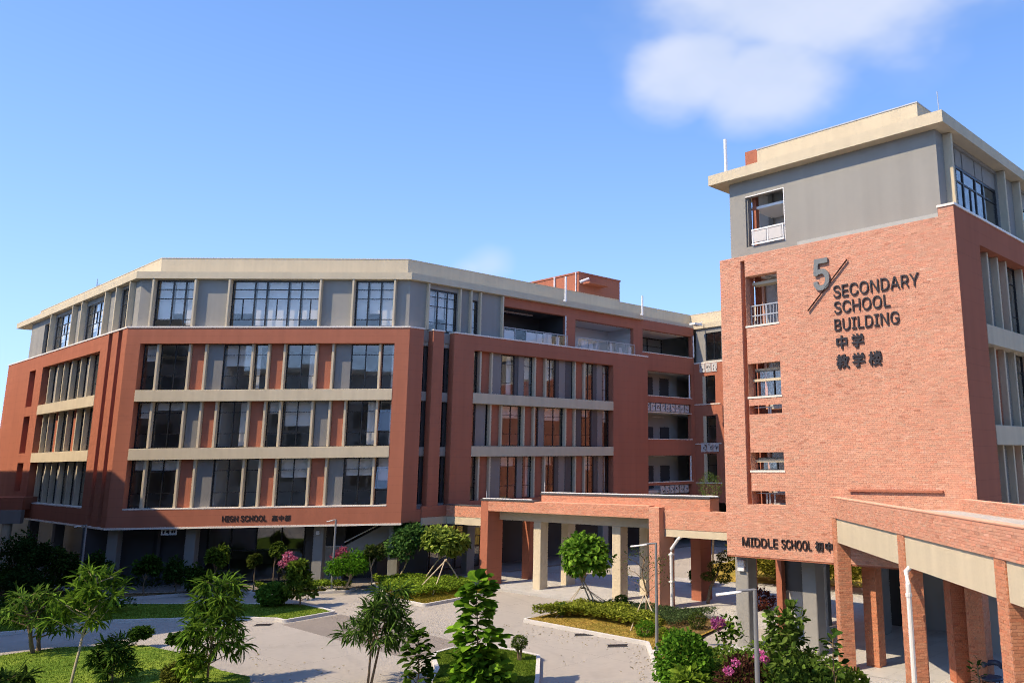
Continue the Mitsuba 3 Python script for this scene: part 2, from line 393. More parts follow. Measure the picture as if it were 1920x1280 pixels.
GLYPHS = {"中":[[[[7,25],[7,73],[8,75],[43,75],[44,92],[54,93],[56,91],[57,75],[91,75],[92,74],[92,24],[91,23],[82,23],[80,25],[80,29],[56,29],[56,-2],[55,-4],[45,-4],[44,-3],[43,29],[20,29],[19,24],[18,23],[9,23]],[[56,42],[80,41],[80,63],[56,63]],[[20,63],[20,41],[43,41],[43,63]]]],"学":[[[[4,26],[4,35],[5,36],[43,37],[44,43],[53,47],[22,48],[20,50],[20,57],[22,59],[74,60],[80,55],[81,52],[58,37],[95,36],[97,35],[97,26],[95,25],[56,24],[55,2],[51,-2],[43,-4],[29,-4],[24,7],[26,8],[43,8],[43,24],[5,24]]],[[[6,53],[6,75],[7,76],[20,77],[14,85],[14,88],[21,92],[25,90],[34,77],[46,77],[40,90],[42,91],[50,94],[55,87],[60,77],[67,76],[77,92],[79,92],[88,88],[88,86],[82,77],[93,76],[95,75],[95,53],[93,52],[85,52],[83,53],[82,65],[18,65],[18,54],[17,52],[8,52]]]],"教":[[[[1,36],[2,38],[10,43],[11,52],[21,52],[23,54],[3,55],[2,56],[2,64],[3,66],[19,66],[19,71],[6,72],[6,81],[8,82],[19,83],[19,91],[20,93],[30,93],[31,83],[42,82],[47,91],[56,88],[57,85],[48,66],[54,66],[61,91],[62,93],[71,92],[73,90],[70,75],[97,74],[98,73],[98,64],[97,63],[92,62],[87,43],[80,25],[87,15],[99,6],[99,3],[93,-4],[90,-4],[83,1],[72,13],[56,-1],[50,-4],[48,-4],[43,4],[43,6],[57,15],[66,25],[59,45],[53,39],[48,42],[35,31],[35,31],[54,32],[56,30],[56,23],[54,21],[35,19],[34,1],[31,-2],[26,-4],[15,-4],[13,-3],[11,6],[12,7],[23,8],[23,17],[3,16],[2,26],[3,27],[7,28]],[[68,62],[71,48],[73,41],[79,62]],[[38,53],[44,52],[47,51],[49,54],[40,54]],[[31,67],[33,66],[36,71],[31,71]],[[11,29],[23,29],[23,36],[29,41],[27,41]]]],"楼":[[[[1,25],[9,44],[14,61],[4,62],[3,71],[5,74],[15,74],[15,91],[16,93],[27,92],[28,74],[45,74],[39,86],[47,90],[49,90],[58,74],[59,74],[59,91],[61,93],[70,93],[71,92],[72,74],[82,91],[84,91],[92,87],[92,84],[86,74],[95,73],[96,71],[96,64],[94,62],[81,62],[97,52],[98,49],[92,42],[90,42],[72,55],[71,44],[68,42],[66,39],[95,38],[96,37],[96,28],[95,27],[85,27],[78,14],[95,6],[95,3],[89,-3],[87,-4],[68,5],[52,-1],[38,-4],[36,-3],[32,4],[33,7],[51,11],[40,16],[40,19],[45,27],[34,27],[33,35],[30,35],[28,38],[27,-2],[25,-4],[17,-4],[15,-2],[15,27],[9,18],[7,16],[5,17]],[[57,22],[66,19],[72,27],[60,27]],[[39,42],[37,38],[53,39],[56,46],[59,47],[59,54],[43,43]],[[28,62],[34,52],[42,56],[50,62],[37,63]]]],"高":[[[[4,72],[4,81],[5,82],[43,83],[42,91],[51,93],[53,92],[57,83],[95,82],[96,81],[95,72],[81,71],[82,68],[82,47],[81,45],[91,45],[93,43],[93,5],[92,0],[85,-3],[73,-3],[68,7],[38,7],[37,3],[36,2],[27,2],[26,4],[26,30],[28,33],[20,33],[19,-2],[18,-4],[8,-4],[7,-2],[7,42],[9,45],[20,45],[19,48],[18,68],[20,71],[5,71]],[[71,33],[73,31],[73,8],[80,7],[80,33]],[[31,56],[69,56],[69,60],[31,60]],[[38,22],[38,17],[61,18],[61,22]]]],"部":[[[[3,44],[3,52],[4,54],[17,55],[11,69],[7,70],[6,71],[6,79],[7,81],[25,81],[22,88],[24,91],[33,93],[39,81],[56,81],[57,80],[57,71],[53,69],[48,54],[60,54],[61,87],[90,88],[97,83],[86,53],[92,44],[95,37],[96,31],[95,20],[92,14],[89,12],[83,10],[72,11],[72,-2],[70,-4],[62,-4],[60,-2],[60,43],[58,42],[5,42]],[[80,41],[72,50],[72,23],[81,22],[84,26],[83,34]],[[73,53],[79,69],[81,76],[72,75],[72,53]],[[25,69],[30,54],[34,54],[40,69]]],[[[9,-2],[8,36],[9,38],[54,38],[55,37],[56,0],[54,-2],[45,-3],[43,-2],[42,1],[21,1],[20,-2],[18,-3],[10,-3]],[[20,14],[43,13],[43,26],[21,26]]]],"初":[[[[1,31],[1,34],[17,49],[26,63],[5,64],[3,65],[3,74],[4,75],[20,76],[14,86],[14,89],[15,90],[21,93],[23,93],[32,81],[33,75],[38,74],[39,83],[41,84],[93,84],[94,83],[94,45],[92,16],[89,4],[84,-1],[77,-3],[63,-3],[61,-2],[58,6],[60,9],[76,9],[78,11],[81,32],[82,72],[68,72],[65,45],[60,23],[53,9],[42,-4],[39,-4],[32,3],[32,5],[42,15],[49,29],[53,47],[55,72],[42,72],[41,67],[34,52],[35,52],[38,56],[40,56],[46,51],[46,47],[38,40],[45,30],[40,23],[38,22],[36,23],[30,30],[30,-2],[29,-4],[19,-4],[18,-2],[17,30],[9,23],[7,23]]]]}


def glyph(par, ch, fr, u, z, size, sign, v, depth=.06, mat='letter_black'):
    m = MB()
    for rings in GLYPHS[ch]:
        p = sg.Polygon(rings[0], rings[1:]).buffer(0)
        for g in getattr(p, 'geoms', [p]):
            e = trimesh.creation.extrude_polygon(g, depth, engine='earcut')
            q = np.column_stack([u + sign * e.vertices[:, 0] * size / 97, v + e.vertices[:, 2], z + (e.vertices[:, 1] + 4) * size / 97])
            flip = (fr.hand > 0) == (sign > 0)
            m.add(fr.M(q), e.faces[:, ::-1] if flip else e.faces)
    obj('letter', m.mesh(), mat, par)


# heights shared by the two school buildings
ST, RB, B2B, B2T, B1B, B1T, RT, PAR, FB, FT, BT = 4.0, 5.27, 8.46, 9.21, 12.34, 13.11, 16.29, 17.45, 20.9, 21.39, 22.74
ROWS = ((B1T, RT), (B2T, B1B), (RB, B2B))

# ------------------------------------------------------------------ the long school building
HS = thing('school_building', 'long terracotta and grey five storey school building with cream roof edge, angled in three faces', 'building')
CL, CR = (-32.5, 59.19), (-13.5, 59.19)
FF = F(CL, (1, 0), (0, -1)); LF = F(CL, (-S, S), (-S, -S)); RW = F(CR, (S, S), (S, -S))
kb = RW.P(32.6, -.6); BW = F(kb[:2], (S, -S), (-S, -S))

front = [LF.P(32.2), LF.P(0), RW.P(0), RW.P(25.0), RW.P(25.0, -.6), RW.P(32.6, -.6), BW.P(44)]
fl = sg.LineString([p[:2] for p in front])


def inset(d0, d1):
    a, b = fl.offset_curve(d0, join_style=2), fl.offset_curve(d1, join_style=2)
    return sg.Polygon(list(a.coords) + list(b.coords)[::-1]).buffer(0)


# inner core: floors, roof, back walls of the rooms
m = MB()
for a, b in ((ST + .02, RB - .06), (B2B + .05, B2T - .06), (B1B + .05, B1T - .06), (RT + .05, PAR - .03)):
    m.slab(inset(.72, 14), a, b)
obj('floor_slab', m.mesh(), 'room_wall', HS)
obj('roof_slab', MB().slab(inset(.45, 14), FB + .1, FT - .1).mesh(), 'roof_white', HS)
obj('inner_wall', MB().slab(inset(5.6, 5.9), ST + .5, FB + .1).mesh(), 'room_wall', HS)
obj('back_wall', MB().slab(inset(13.8, 14.1), 0, FB + .1).mesh(), 'grey_render', HS)
for fr, us in ((FF, (6.3, 12.6)), (LF, (5, 12, 20, 27)), (RW, (6, 11.8, 17.2))):
    for u in us:
        obj('cross_wall', one(fr, u - .1, u + .1, -5.6, -.75, RB, RT - .3), 'room_wall', HS)


def red_wall(fr, poly, v0=-.62, v1=0.0):
    return obj('red_wall', MB().wall(fr, poly, v0, v1).mesh(), 'red_paint', HS)


# front face
red_wall(FF, rect(0.003, 18.997, ST + .09, PAR - .07).difference(rect(.93, 17.99, RB, RT)))
for a, b in ((B1B, B1T), (B2B, B2T)):
    obj('spandrel', MB().cbox(FF, .93, 17.99, -.62, .03, a, b, .015).mesh(), 'cream_paint', HS)
recess(HS, FF, .935, 17.985, RB, RT)
ff_fins = ((2.0, 4.1, 5.2, 8.32, 9.4, 10.47, 12.62, 13.75, 16.96), (1.97, 4.08, 5.2, 6.22, 8.33, 9.43, 10.46, 12.6, 13.77, 14.8, 16.95), (1.94, 4.07, 5.15, 8.33, 9.4, 10.46, 12.63, 13.78, 16.94))
ff_pan = ((('r', 4.2, 5.12), ('g', 5.28, 6.28), ('r', 9.5, 10.38), ('r', 12.72, 13.66), ('g', 13.86, 14.92)),
          (('g', 4.22, 5.12), ('r', 5.3, 6.13), ('r', 8.43, 9.34), ('g', 12.76, 13.68), ('r', 13.88, 14.7)),
          (('r', 4.17, 5.06), ('g', 5.25, 6.26), ('r', 9.5, 10.37), ('r', 12.74, 13.7), ('g', 13.88, 14.86)))
ff_win = (((.95, 1.92, 1), (2.1, 4.02, 2), (6.3, 8.24, 2), (8.4, 9.32, 1), (10.55, 12.54, 2), (14.94, 16.88, 2), (17.04, 17.97, 1)),
          ((.95, 1.9, 1), (2.05, 4.0, 2), (6.3, 8.25, 2), (9.5, 10.38, 1), (10.54, 12.52, 2), (14.88, 16.87, 2), (17.04, 17.97, 1)),
          ((.95, 1.86, 1), (2.02, 3.99, 2), (6.28, 8.25, 2), (8.42, 9.32, 1), (10.54, 12.55, 2), (14.88, 16.86, 2), (17.04, 17.97, 1)))
for (z0, z1), fs, ps, ws in zip(ROWS, ff_fins, ff_pan, ff_win):
    fins(HS, FF, fs, z0 + .03, z1)
    panels(HS, FF, ps, z0 + .03, z1)
    lights(HS, FF, ws, z0 + .03, z1)
for z in (B2T + 1.05, RB + 1.1):                                # two casements tilted open at the right end
    c = np.array([[17.12, -.50, z + 1.45], [17.93, -.50, z + 1.45], [17.93, -.12, z], [17.12, -.12, z]])
    obj('open_casement', (FF.M(c), np.array([[0, 1, 2], [0, 2, 3]])), 'pane', HS, label='window sash tilted open, reflecting the sky')

# left face
lf_holes = [rect(5.5, 20.3, RB, RT)] + [rect(22.4, 24.3, a, b) for a, b in ((13.15, 16.25), (9.25, 12.34), (6.1, 8.45))]
hole = unary_union(lf_holes + [rect(3.05, 3.85, 3.0, 20), rect(1.0, 1.8, 3.0, 20)])
red_wall(LF, rect(0.0, 32.2, ST + .09, PAR - .07).difference(hole))
for u in (3.45, 1.4):
    obj('groove_lining', one(LF, u - .5, u + .5, -.62, -.45, ST + .09, PAR - .08), 'red_paint', HS)
for a, b in ((13.15, 16.25), (9.25, 12.34), (6.1, 8.45)):
    obj('slot_lining', one(LF, 22.3, 24.4, -.80, -.62, a - .05, b + .05), 'red_paint', HS)
for a, b in ((B1B, B1T), (B2B, B2T)):
    obj('spandrel', MB().cbox(LF, 5.5, 20.3, -.62, .03, a, b, .015).mesh(), 'cream_paint', HS)
recess(HS, LF, 5.51, 20.29, RB, RT)
for (z0, z1), fs, ps, ws in zip(ROWS,
        ((19.1, 16.8, 15.1, 13.0, 10.7, 8.6), (19.3, 17.6, 14.9, 12.6, 10.2, 8.3), (19.1, 16.8, 15.1, 13.0, 10.7, 8.6)),
        ((('w', 16.92, 18.2), ('w', 13.12, 14.4), ('w', 8.72, 9.95)), (('g', 17.7, 18.7), ('r', 15.0, 16.6), ('r', 10.3, 11.9)), (('w', 16.92, 18.2), ('w', 13.12, 14.4), ('g', 8.72, 9.95))),
        (((18.25, 19.0, 1), (15.2, 16.7, 1), (14.45, 15.0, 1), (10.8, 12.9, 2), (10.0, 10.6, 1), (5.6, 8.5, 2), (19.2, 20.25, 1)),
         ((16.65, 17.5, 1), (12.7, 14.8, 2), (11.95, 12.5, 1), (8.4, 10.1, 2), (5.6, 8.2, 2), (18.75, 19.2, 1), (19.4, 20.25, 1)),
         ((18.25, 19.0, 1), (15.2, 16.7, 1), (14.45, 15.0, 1), (10.8, 12.9, 2), (10.0, 10.6, 1), (5.6, 8.5, 2), (19.2, 20.25, 1)))):
    fins(HS, LF, fs, z0 + .03, z1)
    panels(HS, LF, ps, z0 + .03, z1)
    lights(HS, LF, ws, z0 + .03, z1)

# right face
red_wall(RW, rect(1.95, 2.85, ST + .09, PAR - .07))                      # the pier between two slots
red_wall(RW, rect(0.003, 1.15, ST + .09, PAR - .07))
red_wall(RW, rect(3.75, 25.0, ST + .09, PAR - .07).difference(rect(5.55, 20.47, RB, RT)))
obj('slot_wall', MB().wall(RW, rect(1.0, 3.9, ST + .09, PAR - .75).difference(unary_union([rect(1.25, 1.85, a, b) for a, b in ROWS] + [rect(2.95, 3.65, a, b) for a, b in ROWS])), -1.1, -.95).mesh(), 'dark_grey', HS)
for a, b in ROWS:
    window(HS, RW, 1.25, 1.85, -1.02, a, b, (), (a + 1.0, a + 2.3), t=.05)
    window(HS, RW, 2.95, 3.65, -1.02, a, b, (), (a + 1.0, a + 2.3), t=.05)
obj('slot_base', one(RW, 1.15, 3.75, -1.1, -.01, ST + .09, RB - .35), 'red_paint', HS)
for a, b in ((B1B, B1T), (B2B, B2T)):
    obj('spandrel', MB().cbox(RW, 5.55, 20.47, -.62, .03, a, b, .015).mesh(), 'cream_paint', HS)
obj('sill', one(RW, 5.56, 20.46, -.66, .005, RB - .05, RB + .03), 'red_paint', HS)
for (z0, z1), fs, ps, ws in zip(ROWS,
        ((6.36, 7.43, 11.75, 12.88, 16.14, 17.25), (7.42, 8.46, 10.68, 11.73, 15.1, 16.15), (6.45, 7.47, 11.8, 12.9, 16.24, 17.3)),
        ((('r', 6.45, 7.34), ('g', 7.54, 8.5), ('d', 9.85, 10.2), ('g', 10.2, 10.75), ('r', 11.85, 12.79), ('d', 14.14, 14.5), ('g', 14.5, 15.2), ('d', 15.2, 15.9), ('r', 16.24, 17.16), ('d', 18.5, 18.9), ('g', 18.9, 19.6)),
         (('g', 6.2, 7.1), ('r', 7.52, 8.37), ('r', 10.78, 11.63), ('g', 12.35, 12.95), ('r', 15.2, 16.04), ('d', 16.26, 17.1), ('d', 18.3, 19.0), ('g', 19.0, 19.6)),
         (('r', 6.55, 7.37), ('g', 7.6, 8.6), ('g', 10.27, 10.8), ('r', 11.9, 12.8), ('d', 14.18, 14.6), ('g', 14.6, 15.3), ('d', 15.3, 15.95), ('r', 16.34, 17.2), ('d', 18.6, 19.05), ('g', 19.05, 19.65))),
        (((5.6, 6.26, 1), (8.55, 9.82, 1), (10.78, 11.65, 1), (12.98, 14.1, 2), (15.93, 16.05, 1), (17.35, 18.45, 2), (19.65, 20.4, 1)),
         ((5.6, 6.17, 1), (7.15, 7.33, 1), (8.56, 10.58, 2), (11.83, 12.32, 1), (12.98, 15.0, 2), (17.15, 18.25, 2), (19.65, 20.4, 1)),
         ((5.6, 6.36, 1), (8.65, 10.24, 2), (10.85, 11.7, 1), (13.0, 14.14, 2), (17.4, 18.55, 2), (19.7, 20.4, 1)))):
    fins(HS, RW, fs, z0 + .03, z1)
    panels(HS, RW, ps, z0 + .03, z1)
    lights(HS, RW, ws, z0 + .03, z1)

# white capping of the parapets and of the bottom edge
m = MB()
for fr, a, b in ((FF, -.05, 19.05), (LF, -.05, 32.25), (RW, -.05, 1.2), (RW, 1.9, 2.9), (RW, 3.7, 25.05)):
    m.box(fr, a, b, -.7, .05, PAR - .07, PAR + .03)
obj('parapet_cap', m.mesh(), 'white_cap', HS)
m = MB()
for fr, a, b in ((FF, -.03, 19.03), (LF, -.03, 32.2)):
    m.box(fr, a, b, -.6, .035, ST - .03, ST + .09)
obj('bottom_edge', m.mesh(), 'white_cap', HS)
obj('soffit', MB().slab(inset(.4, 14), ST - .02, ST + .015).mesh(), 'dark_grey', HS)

# top storey
GV = -.6


def grey_wall(fr, poly, par=HS, v0=GV - .25, v1=GV):
    return obj('grey_wall', MB().wall(fr, poly, v0, v1).mesh(), 'grey_render', par)


grey_wall(FF, rect(.25, 18.75, PAR, FB + .1).difference(unary_union([rect(1.3, 4.0, PAR - .1, 20.85), rect(6.42, 12.52, PAR - .1, 20.85), rect(14.95, 17.68, PAR - .1, 20.85)])))
fins(HS, FF, (1.23, 4.06, 6.36, 12.6, 14.86, 17.75), PAR + .02, FB - .02, -.72, -.22, .13)
zt = (18.07, 19.55, 20.21)
window(HS, FF, 1.3, 4.0, -.68, PAR + .03, 20.84, (2.41, 3.25), zt, blind=True, t=.09)
window(HS, FF, 6.42, 12.52, -.68, PAR + .03, 20.84, (7.97, 8.79, 10.29, 11.15), zt, half=((7.2, 18.07, 19.55), (9.53, 18.07, 19.55), (11.84, 18.07, 19.55)), blind=True, t=.09)
window(HS, FF, 14.95, 17.68, -.68, PAR + .03, 20.84, (15.82, 16.72), zt, blind=True, t=.09)
grey_wall(LF, rect(.25, 28.4, PAR, FB + .1).difference(unary_union([rect(1.5, 4.15, PAR - .1, 20.7), rect(6.8, 12.2, PAR - .1, 20.5), rect(14.95, 20.7, PAR - .1, 20.6), rect(22.1, 24.1, PAR - .1, 20.4)])))
fins(HS, LF, (1.4, 4.25, 6.7, 12.35, 14.75, 20.9), PAR + .02, FB - .02, -.72, -.22, .13)
window(HS, LF, 1.5, 4.15, -.68, PAR + .03, 20.7, (2.4, 3.2), zt[1:], blind=True, t=.08)
window(HS, LF, 6.8, 12.2, -.68, PAR + .03, 20.5, (8.1, 9.2, 10.7), (18.9, 19.8), half=((7.5, 17.5, 18.9), (9.9, 18.9, 19.8)), blind=True, t=.08)
window(HS, LF, 14.95, 20.7, -.68, PAR + .03, 20.6, (16.4, 17.6, 19.2), (18.9, 19.8), half=((18.4, 18.9, 19.8),), blind=True, t=.08)
obj('doorway', MB().box(LF, 22.1, 24.1, -2.2, -2.0, PAR, 20.45).box(LF, 24.05, 24.2, -2.0, -.8, PAR, 20.45).mesh(), 'dark_grey', HS)
grey_wall(RW, rect(.25, 8.42, PAR - .8, FB + .1).difference(unary_union([rect(1.8, 4.3, PAR - .1, 20.55), rect(5.5, 6.2, PAR - .1, 20.2)])))
fins(HS, RW, (1.66, 4.42, 5.4, 6.28, 8.42), PAR + .02, FB - .02, -.72, -.3, .12)
window(HS, RW, 1.8, 4.3, -.68, PAR + .03, 20.5, (2.63, 3.47), (18.1, 19.3, 20.0), blind=True, t=.08)
window(HS, RW, 5.5, 6.2, -.68, PAR + .03, 20.15, (), (18.1, 19.5), blind=True, t=.07)
red_wall(RW, rect(8.49, 32.6, PAR - .06, FB + .1).difference(unary_union([rect(8.5, 15.38, PAR, 20.15), rect(16.4, 23.75, PAR, 20.0), rect(25.0, 32.3, 18.0, 20.1)])), -1.0, -.6)
# open terraces of the top storey
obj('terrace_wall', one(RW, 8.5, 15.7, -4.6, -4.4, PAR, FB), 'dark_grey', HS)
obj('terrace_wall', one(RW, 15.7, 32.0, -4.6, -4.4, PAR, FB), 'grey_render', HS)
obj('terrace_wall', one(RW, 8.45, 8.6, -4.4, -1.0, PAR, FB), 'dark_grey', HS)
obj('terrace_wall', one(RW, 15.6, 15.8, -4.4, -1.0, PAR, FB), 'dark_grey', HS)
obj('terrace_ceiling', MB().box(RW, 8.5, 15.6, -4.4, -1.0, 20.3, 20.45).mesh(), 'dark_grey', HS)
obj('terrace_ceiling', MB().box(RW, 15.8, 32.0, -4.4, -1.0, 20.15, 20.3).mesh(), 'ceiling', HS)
obj('terrace_lining', one(RW, 15.8, 24.2, -4.38, -4.3, PAR, 20.1), 'white_metal', HS)
obj('terrace_lining', one(RW, 24.2, 24.4, -4.3, -1.0, PAR, 20.1), 'white_metal', HS)
window(HS, RW, 18.2, 19.6, -4.25, 18.3, 19.6, (18.9,), (), t=.06)
window(HS, RW, 25.4, 32.0, -4.3, PAR, 20.1, (27.6, 29.8), (19.3,), t=.08)
obj('ceiling_lamp', one(RW, 10.4, 13.6, -3.1, -2.9, 20.2, 20.3), 'ceiling', HS)
obj('sun_screen_bar', MB().tube([RW.P(15.2, -.5, PAR), RW.P(15.2, -.5, 20.1)], .06).mesh(), 'white_metal', HS)
obj('sun_screen_bar', MB().tube([RW.P(32.45, -.5, 18.0), RW.P(32.45, -.5, 20.2)], .07).mesh(), 'white_metal', HS)
for a, b in ((8.6, 15.3), (16.5, 23.7)):
    m = MB()
    n = int((b - a) / 1.1)
    for k in range(n + 1):
        u = a + (b - a) * k / n
        m.box(RW, u - .02, u + .02, -.42, -.38, PAR, PAR + .95)
    m.box(RW, a, b, -.43, -.37, PAR + .95, PAR + 1.0)
    r = obj('railing', m.mesh(), 'steel', HS)
    for k in range(n):
        u = a + (b - a) * k / n
        obj('glass_panel', quad(RW, u + .05, u + (b - a) / n - .05, -.40, PAR + .08, PAR + .9), 'clear_pane', r)
for u, w in ((8.75, 1.0), (11.0, 1.7), (12.8, .9), (14.2, .35), (17.1, .8), (18.0, .5), (18.8, .35), (20.6, .3), (21.8, .35), (23.0, .4)):
    obj('display_board', one(RW, u, u + w, -.62, -.56, PAR + .06, PAR + rng.uniform(.6, .95)), 'board', HS)

# eaves and the raised edge of the roof
m = MB()
ring = sg.Polygon(list(fl.offset_curve(.18, join_style=2).coords) + list(fl.offset_curve(3.4, join_style=2).coords)[::-1]).buffer(0)
m.slab(ring, FB, FT)
obj('eaves', m.mesh(), 'cream_paint', HS)
ring = sg.Polygon(list(fl.offset_curve(1.88, join_style=2).coords) + list(fl.offset_curve(2.2, join_style=2).coords)[::-1]).buffer(0)
obj('roof_parapet', MB().slab(ring, FT - .05, BT).mesh(), 'cream_paint', HS)
obj('parapet_coping', MB().slab(sg.Polygon(list(fl.offset_curve(1.85, join_style=2).coords) + list(fl.offset_curve(2.23, join_style=2).coords)[::-1]).buffer(0), BT, BT + .05).mesh(), 'cream_paint', HS)

# inner corner: corridor balconies of the long building
H4 = [rect(25.3, 32.15, 13.95, 16.28), rect(25.3, 32.0, 9.98, 13.32), rect(25.3, 32.1, 6.05, 8.45), rect(25.3, 32.0, 4.3, 5.75)]
red_wall(RW, rect(24.98, 32.6, ST - .6, PAR + .5).difference(unary_union(H4)), -1.0, -.6)
obj('corridor_wall', MB().box(RW, 24.9, 33, -3.4, -3.2, ST, PAR).mesh(), 'room_wall', HS)
m = MB()
for z in (PAR - .1, 12.9, 9.0, 5.3):
    m.box(RW, 24.9, 33, -3.2, -1.0, z - .25, z)
obj('corridor_floor', m.mesh(), 'ceiling', HS)
for z in (13.9, 9.1, 5.4):
    for u, w in ((26.0, 1.0), (28.4, .8), (30.3, 1.3)):
        obj('corridor_door', one(RW, u, u + w, -3.2, -3.1, z, z + 2.1), 'room_dark', HS)
    obj('corridor_lamp', one(RW, 28.2, 29.8, -2.3, -2.2, z + 2.95, z + 3.02), 'ceiling', HS)
m = MB()
for z, a, b in ((13.9, 25.25, 32.2), (12.4, 25.25, 32.05), (9.92, 25.25, 32.15), (5.99, 25.25, 32.15), (17.92, 24.95, 32.35)):
    m.box(RW, a, b, -1.02, -.55, z, z + .07)
obj('sill', m.mesh(), 'white_cap', HS)
for a, b in ((13.95, 16.25), (6.06, 8.42)):
    obj('downpipe', MB().tube([RW.P(31.95, -.7, a), RW.P(31.95, -.7, b)], .07).mesh(), 'white_metal', HS)
E1 = obj('balcony_rail', one(RW, 25.3, 32.0, -.78, -.74, 13.28, 13.33), 'frame', HS)
k = 0
for z0, z1, u0, u1 in ((12.53, 13.27, 25.4, 31.9), (4.95, 5.7, 27.4, 31.6)):
    n = 9 if z0 > 10 else 6
    for i in range(n):
        a = u0 + (u1 - u0) * i / n; w = (u1 - u0) / n
        b = obj('display_board', one(RW, a + .05, a + w * .86, -.72, -.69, z0 + .02, z1 - .02), 'board', HS, label='white poster board with black marks on the balcony front')
        mm = MB()                                               # blurred black marks, as unreadable as in the photograph
        for _ in range(5):
            x, y = a + .12 + rng.random() * (w * .58), z0 + .12 + rng.random() * .42
            mm.box(RW, x, x + rng.uniform(.04, .10), -.69, -.684, y, y + rng.uniform(.08, .2))
        obj('black_mark', mm.mesh(), 'letter_black', b, kind='stuff')
obj('corridor_wall', one(RW, 25.3, 32.0, -1.0, -.95, 4.3, 4.8), 'red_paint', HS)

# the wing that turns off behind the brick building
red_wall(BW, rect(-.25, 44, ST, PAR - .1).difference(unary_union([rect(1.0, 2.6, a, b) for a, b in ((13.4, 16.1), (9.6, 12.2), (5.9, 8.6))] + [rect(3.6, 7.4, a, b) for a, b in ROWS])), -.4, 0)
grey_wall(BW, rect(0, 44, PAR, FB + .1).difference(unary_union([rect(1.2, 3.2, PAR + .2, 20.4), rect(4.2, 8.0, PAR + .2, 20.4)])), v0=-.65, v1=-.4)
window(HS, BW, 1.2, 3.2, -.5, PAR + .2, 20.4, (2.2,), (19.4,))
window(HS, BW, 4.2, 8.0, -.5, PAR + .2, 20.4, (5.4, 6.7), (19.4,))
obj('parapet_cap', one(BW, -.2, 44, -.45, .04, PAR - .1, PAR + .02), 'white_cap', HS)
for a, b in ((13.4, 16.1), (9.6, 12.2), (5.9, 8.6)):
    window(HS, BW, 1.0, 2.6, -.2, a, b, (1.35,), (a + 1.6,))
    obj('fin', one(BW, 1.0, 1.33, -.18, -.05, a, b), 'cream_paint', HS)
    obj('sill', one(BW, -.1, 3.2, -.2, .06, a - .12, a - .03), 'white_cap', HS)
for a, b in ROWS:
    window(HS, BW, 3.6, 7.4, -.2, a, b, (4.9, 6.1), (a + 1.0,))
for z in (16.45, 8.75):
    for i in range(3):
        b = obj('display_board', one(BW, .75 + i * .75, 1.4 + i * .75, .03, .07, z, z + .85), 'board', HS)
        mm = MB()
        for _ in range(6):
            x, y = .8 + i * .75 + rng.random() * .5, z + .1 + rng.random() * .5
            mm.box(BW, x, x + rng.uniform(.05, .1), .07, .076, y, y + rng.uniform(.08, .22))
        obj('black_mark', mm.mesh(), 'letter_black', b, kind='stuff')

# ground floor: shop-front glass set far back, grey columns, a stair
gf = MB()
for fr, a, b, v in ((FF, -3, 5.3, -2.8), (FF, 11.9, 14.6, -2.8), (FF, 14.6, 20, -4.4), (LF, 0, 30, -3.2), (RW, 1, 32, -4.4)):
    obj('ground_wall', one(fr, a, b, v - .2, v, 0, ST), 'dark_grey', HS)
window(HS, FF, 5.3, 11.9, -2.75, .15, ST, (6.9, 8.6, 10.3), (2.28,), t=.09)
window(HS, RW, 3.0, 12.0, -4.2, .15, ST, (5.2, 7.5, 9.8), (2.4,), t=.09)
obj('entrance_wall', one(FF, 13.2, 14.5, -2.8, -2.7, 0, 2.38), 'room_wall', HS)
obj('entrance_ledge', one(FF, 13.1, 14.6, -2.8, -2.55, 2.38, 2.46), 'white_metal', HS)
for fr, us, w in ((FF, (-.0, 5.0, 13.35, 18.35), .66), (LF, (7.3, 15.3, 22.5), .7), (RW, (6.5, 13.5, 20.5, 27.5), .7)):
    for u in us:
        obj('column', MB().cbox(fr, u - w / 2, u + w / 2, -1.6, -.95, 0, ST, .03).mesh(), 'grey_render', HS)
m = MB()
st = [(14.6, 1.5), (15.4, 1.5), (18.9, 3.7), (18.9, 4.2), (18.1, 4.2), (14.6, 2.4)]
m.wall(FF, sg.Polygon(st), -2.2, -1.95)
obj('stair_stringer', m.mesh(), 'grey_render', HS)
obj('stair_rail', MB().tube([FF.P(14.8, -2.0, 2.75), FF.P(18.0, -2.0, 4.35)], .04).mesh(), 'white_metal', HS)
m = MB()
for k in range(12):
    m.box(FF, 14.7 + k * .3, 15.02 + k * .3, -3.4, -2.2, 1.55 + k * .19, 1.72 + k * .19)
obj('stair_steps', m.mesh(), 'grey_render', HS)
obj('wall_lamp', MB().cbox(FF, 13.2, 13.42, -.94, -.86, 3.36, 3.62, .01).mesh(), 'white_metal', HS, label='small white lamp box on a column')
# hanging sign under the soffit and the wall lettering
sgn = obj('hanging_sign', one(FF, 3.3, 4.3, -.55, -.5, 3.55, 3.95), 'white_metal', HS, label='small sign plate hanging under the soffit')
m = MB()
for x in (3.4, 3.62, 3.72, 3.95, 4.1):
    m.box(FF, x, x + .12, -.5, -.492, 3.62 + rng.random() * .08, 3.86)
obj('dark_mark', m.mesh(), 'letter_black', sgn, kind='stuff')
lettering(HS, 'HIGH', FF, 7.36, 4.39, .36, 1.03, 1, .012, depth=.03)
lettering(HS, 'SCHOOL', FF, 8.55, 4.39, .36, 1.66, 1, .012, depth=.03)
for ch, u in zip('高中部', (10.55, 10.97, 11.39)):
    glyph(HS, ch, FF, u, 4.37, .38, 1, .012, depth=.025)

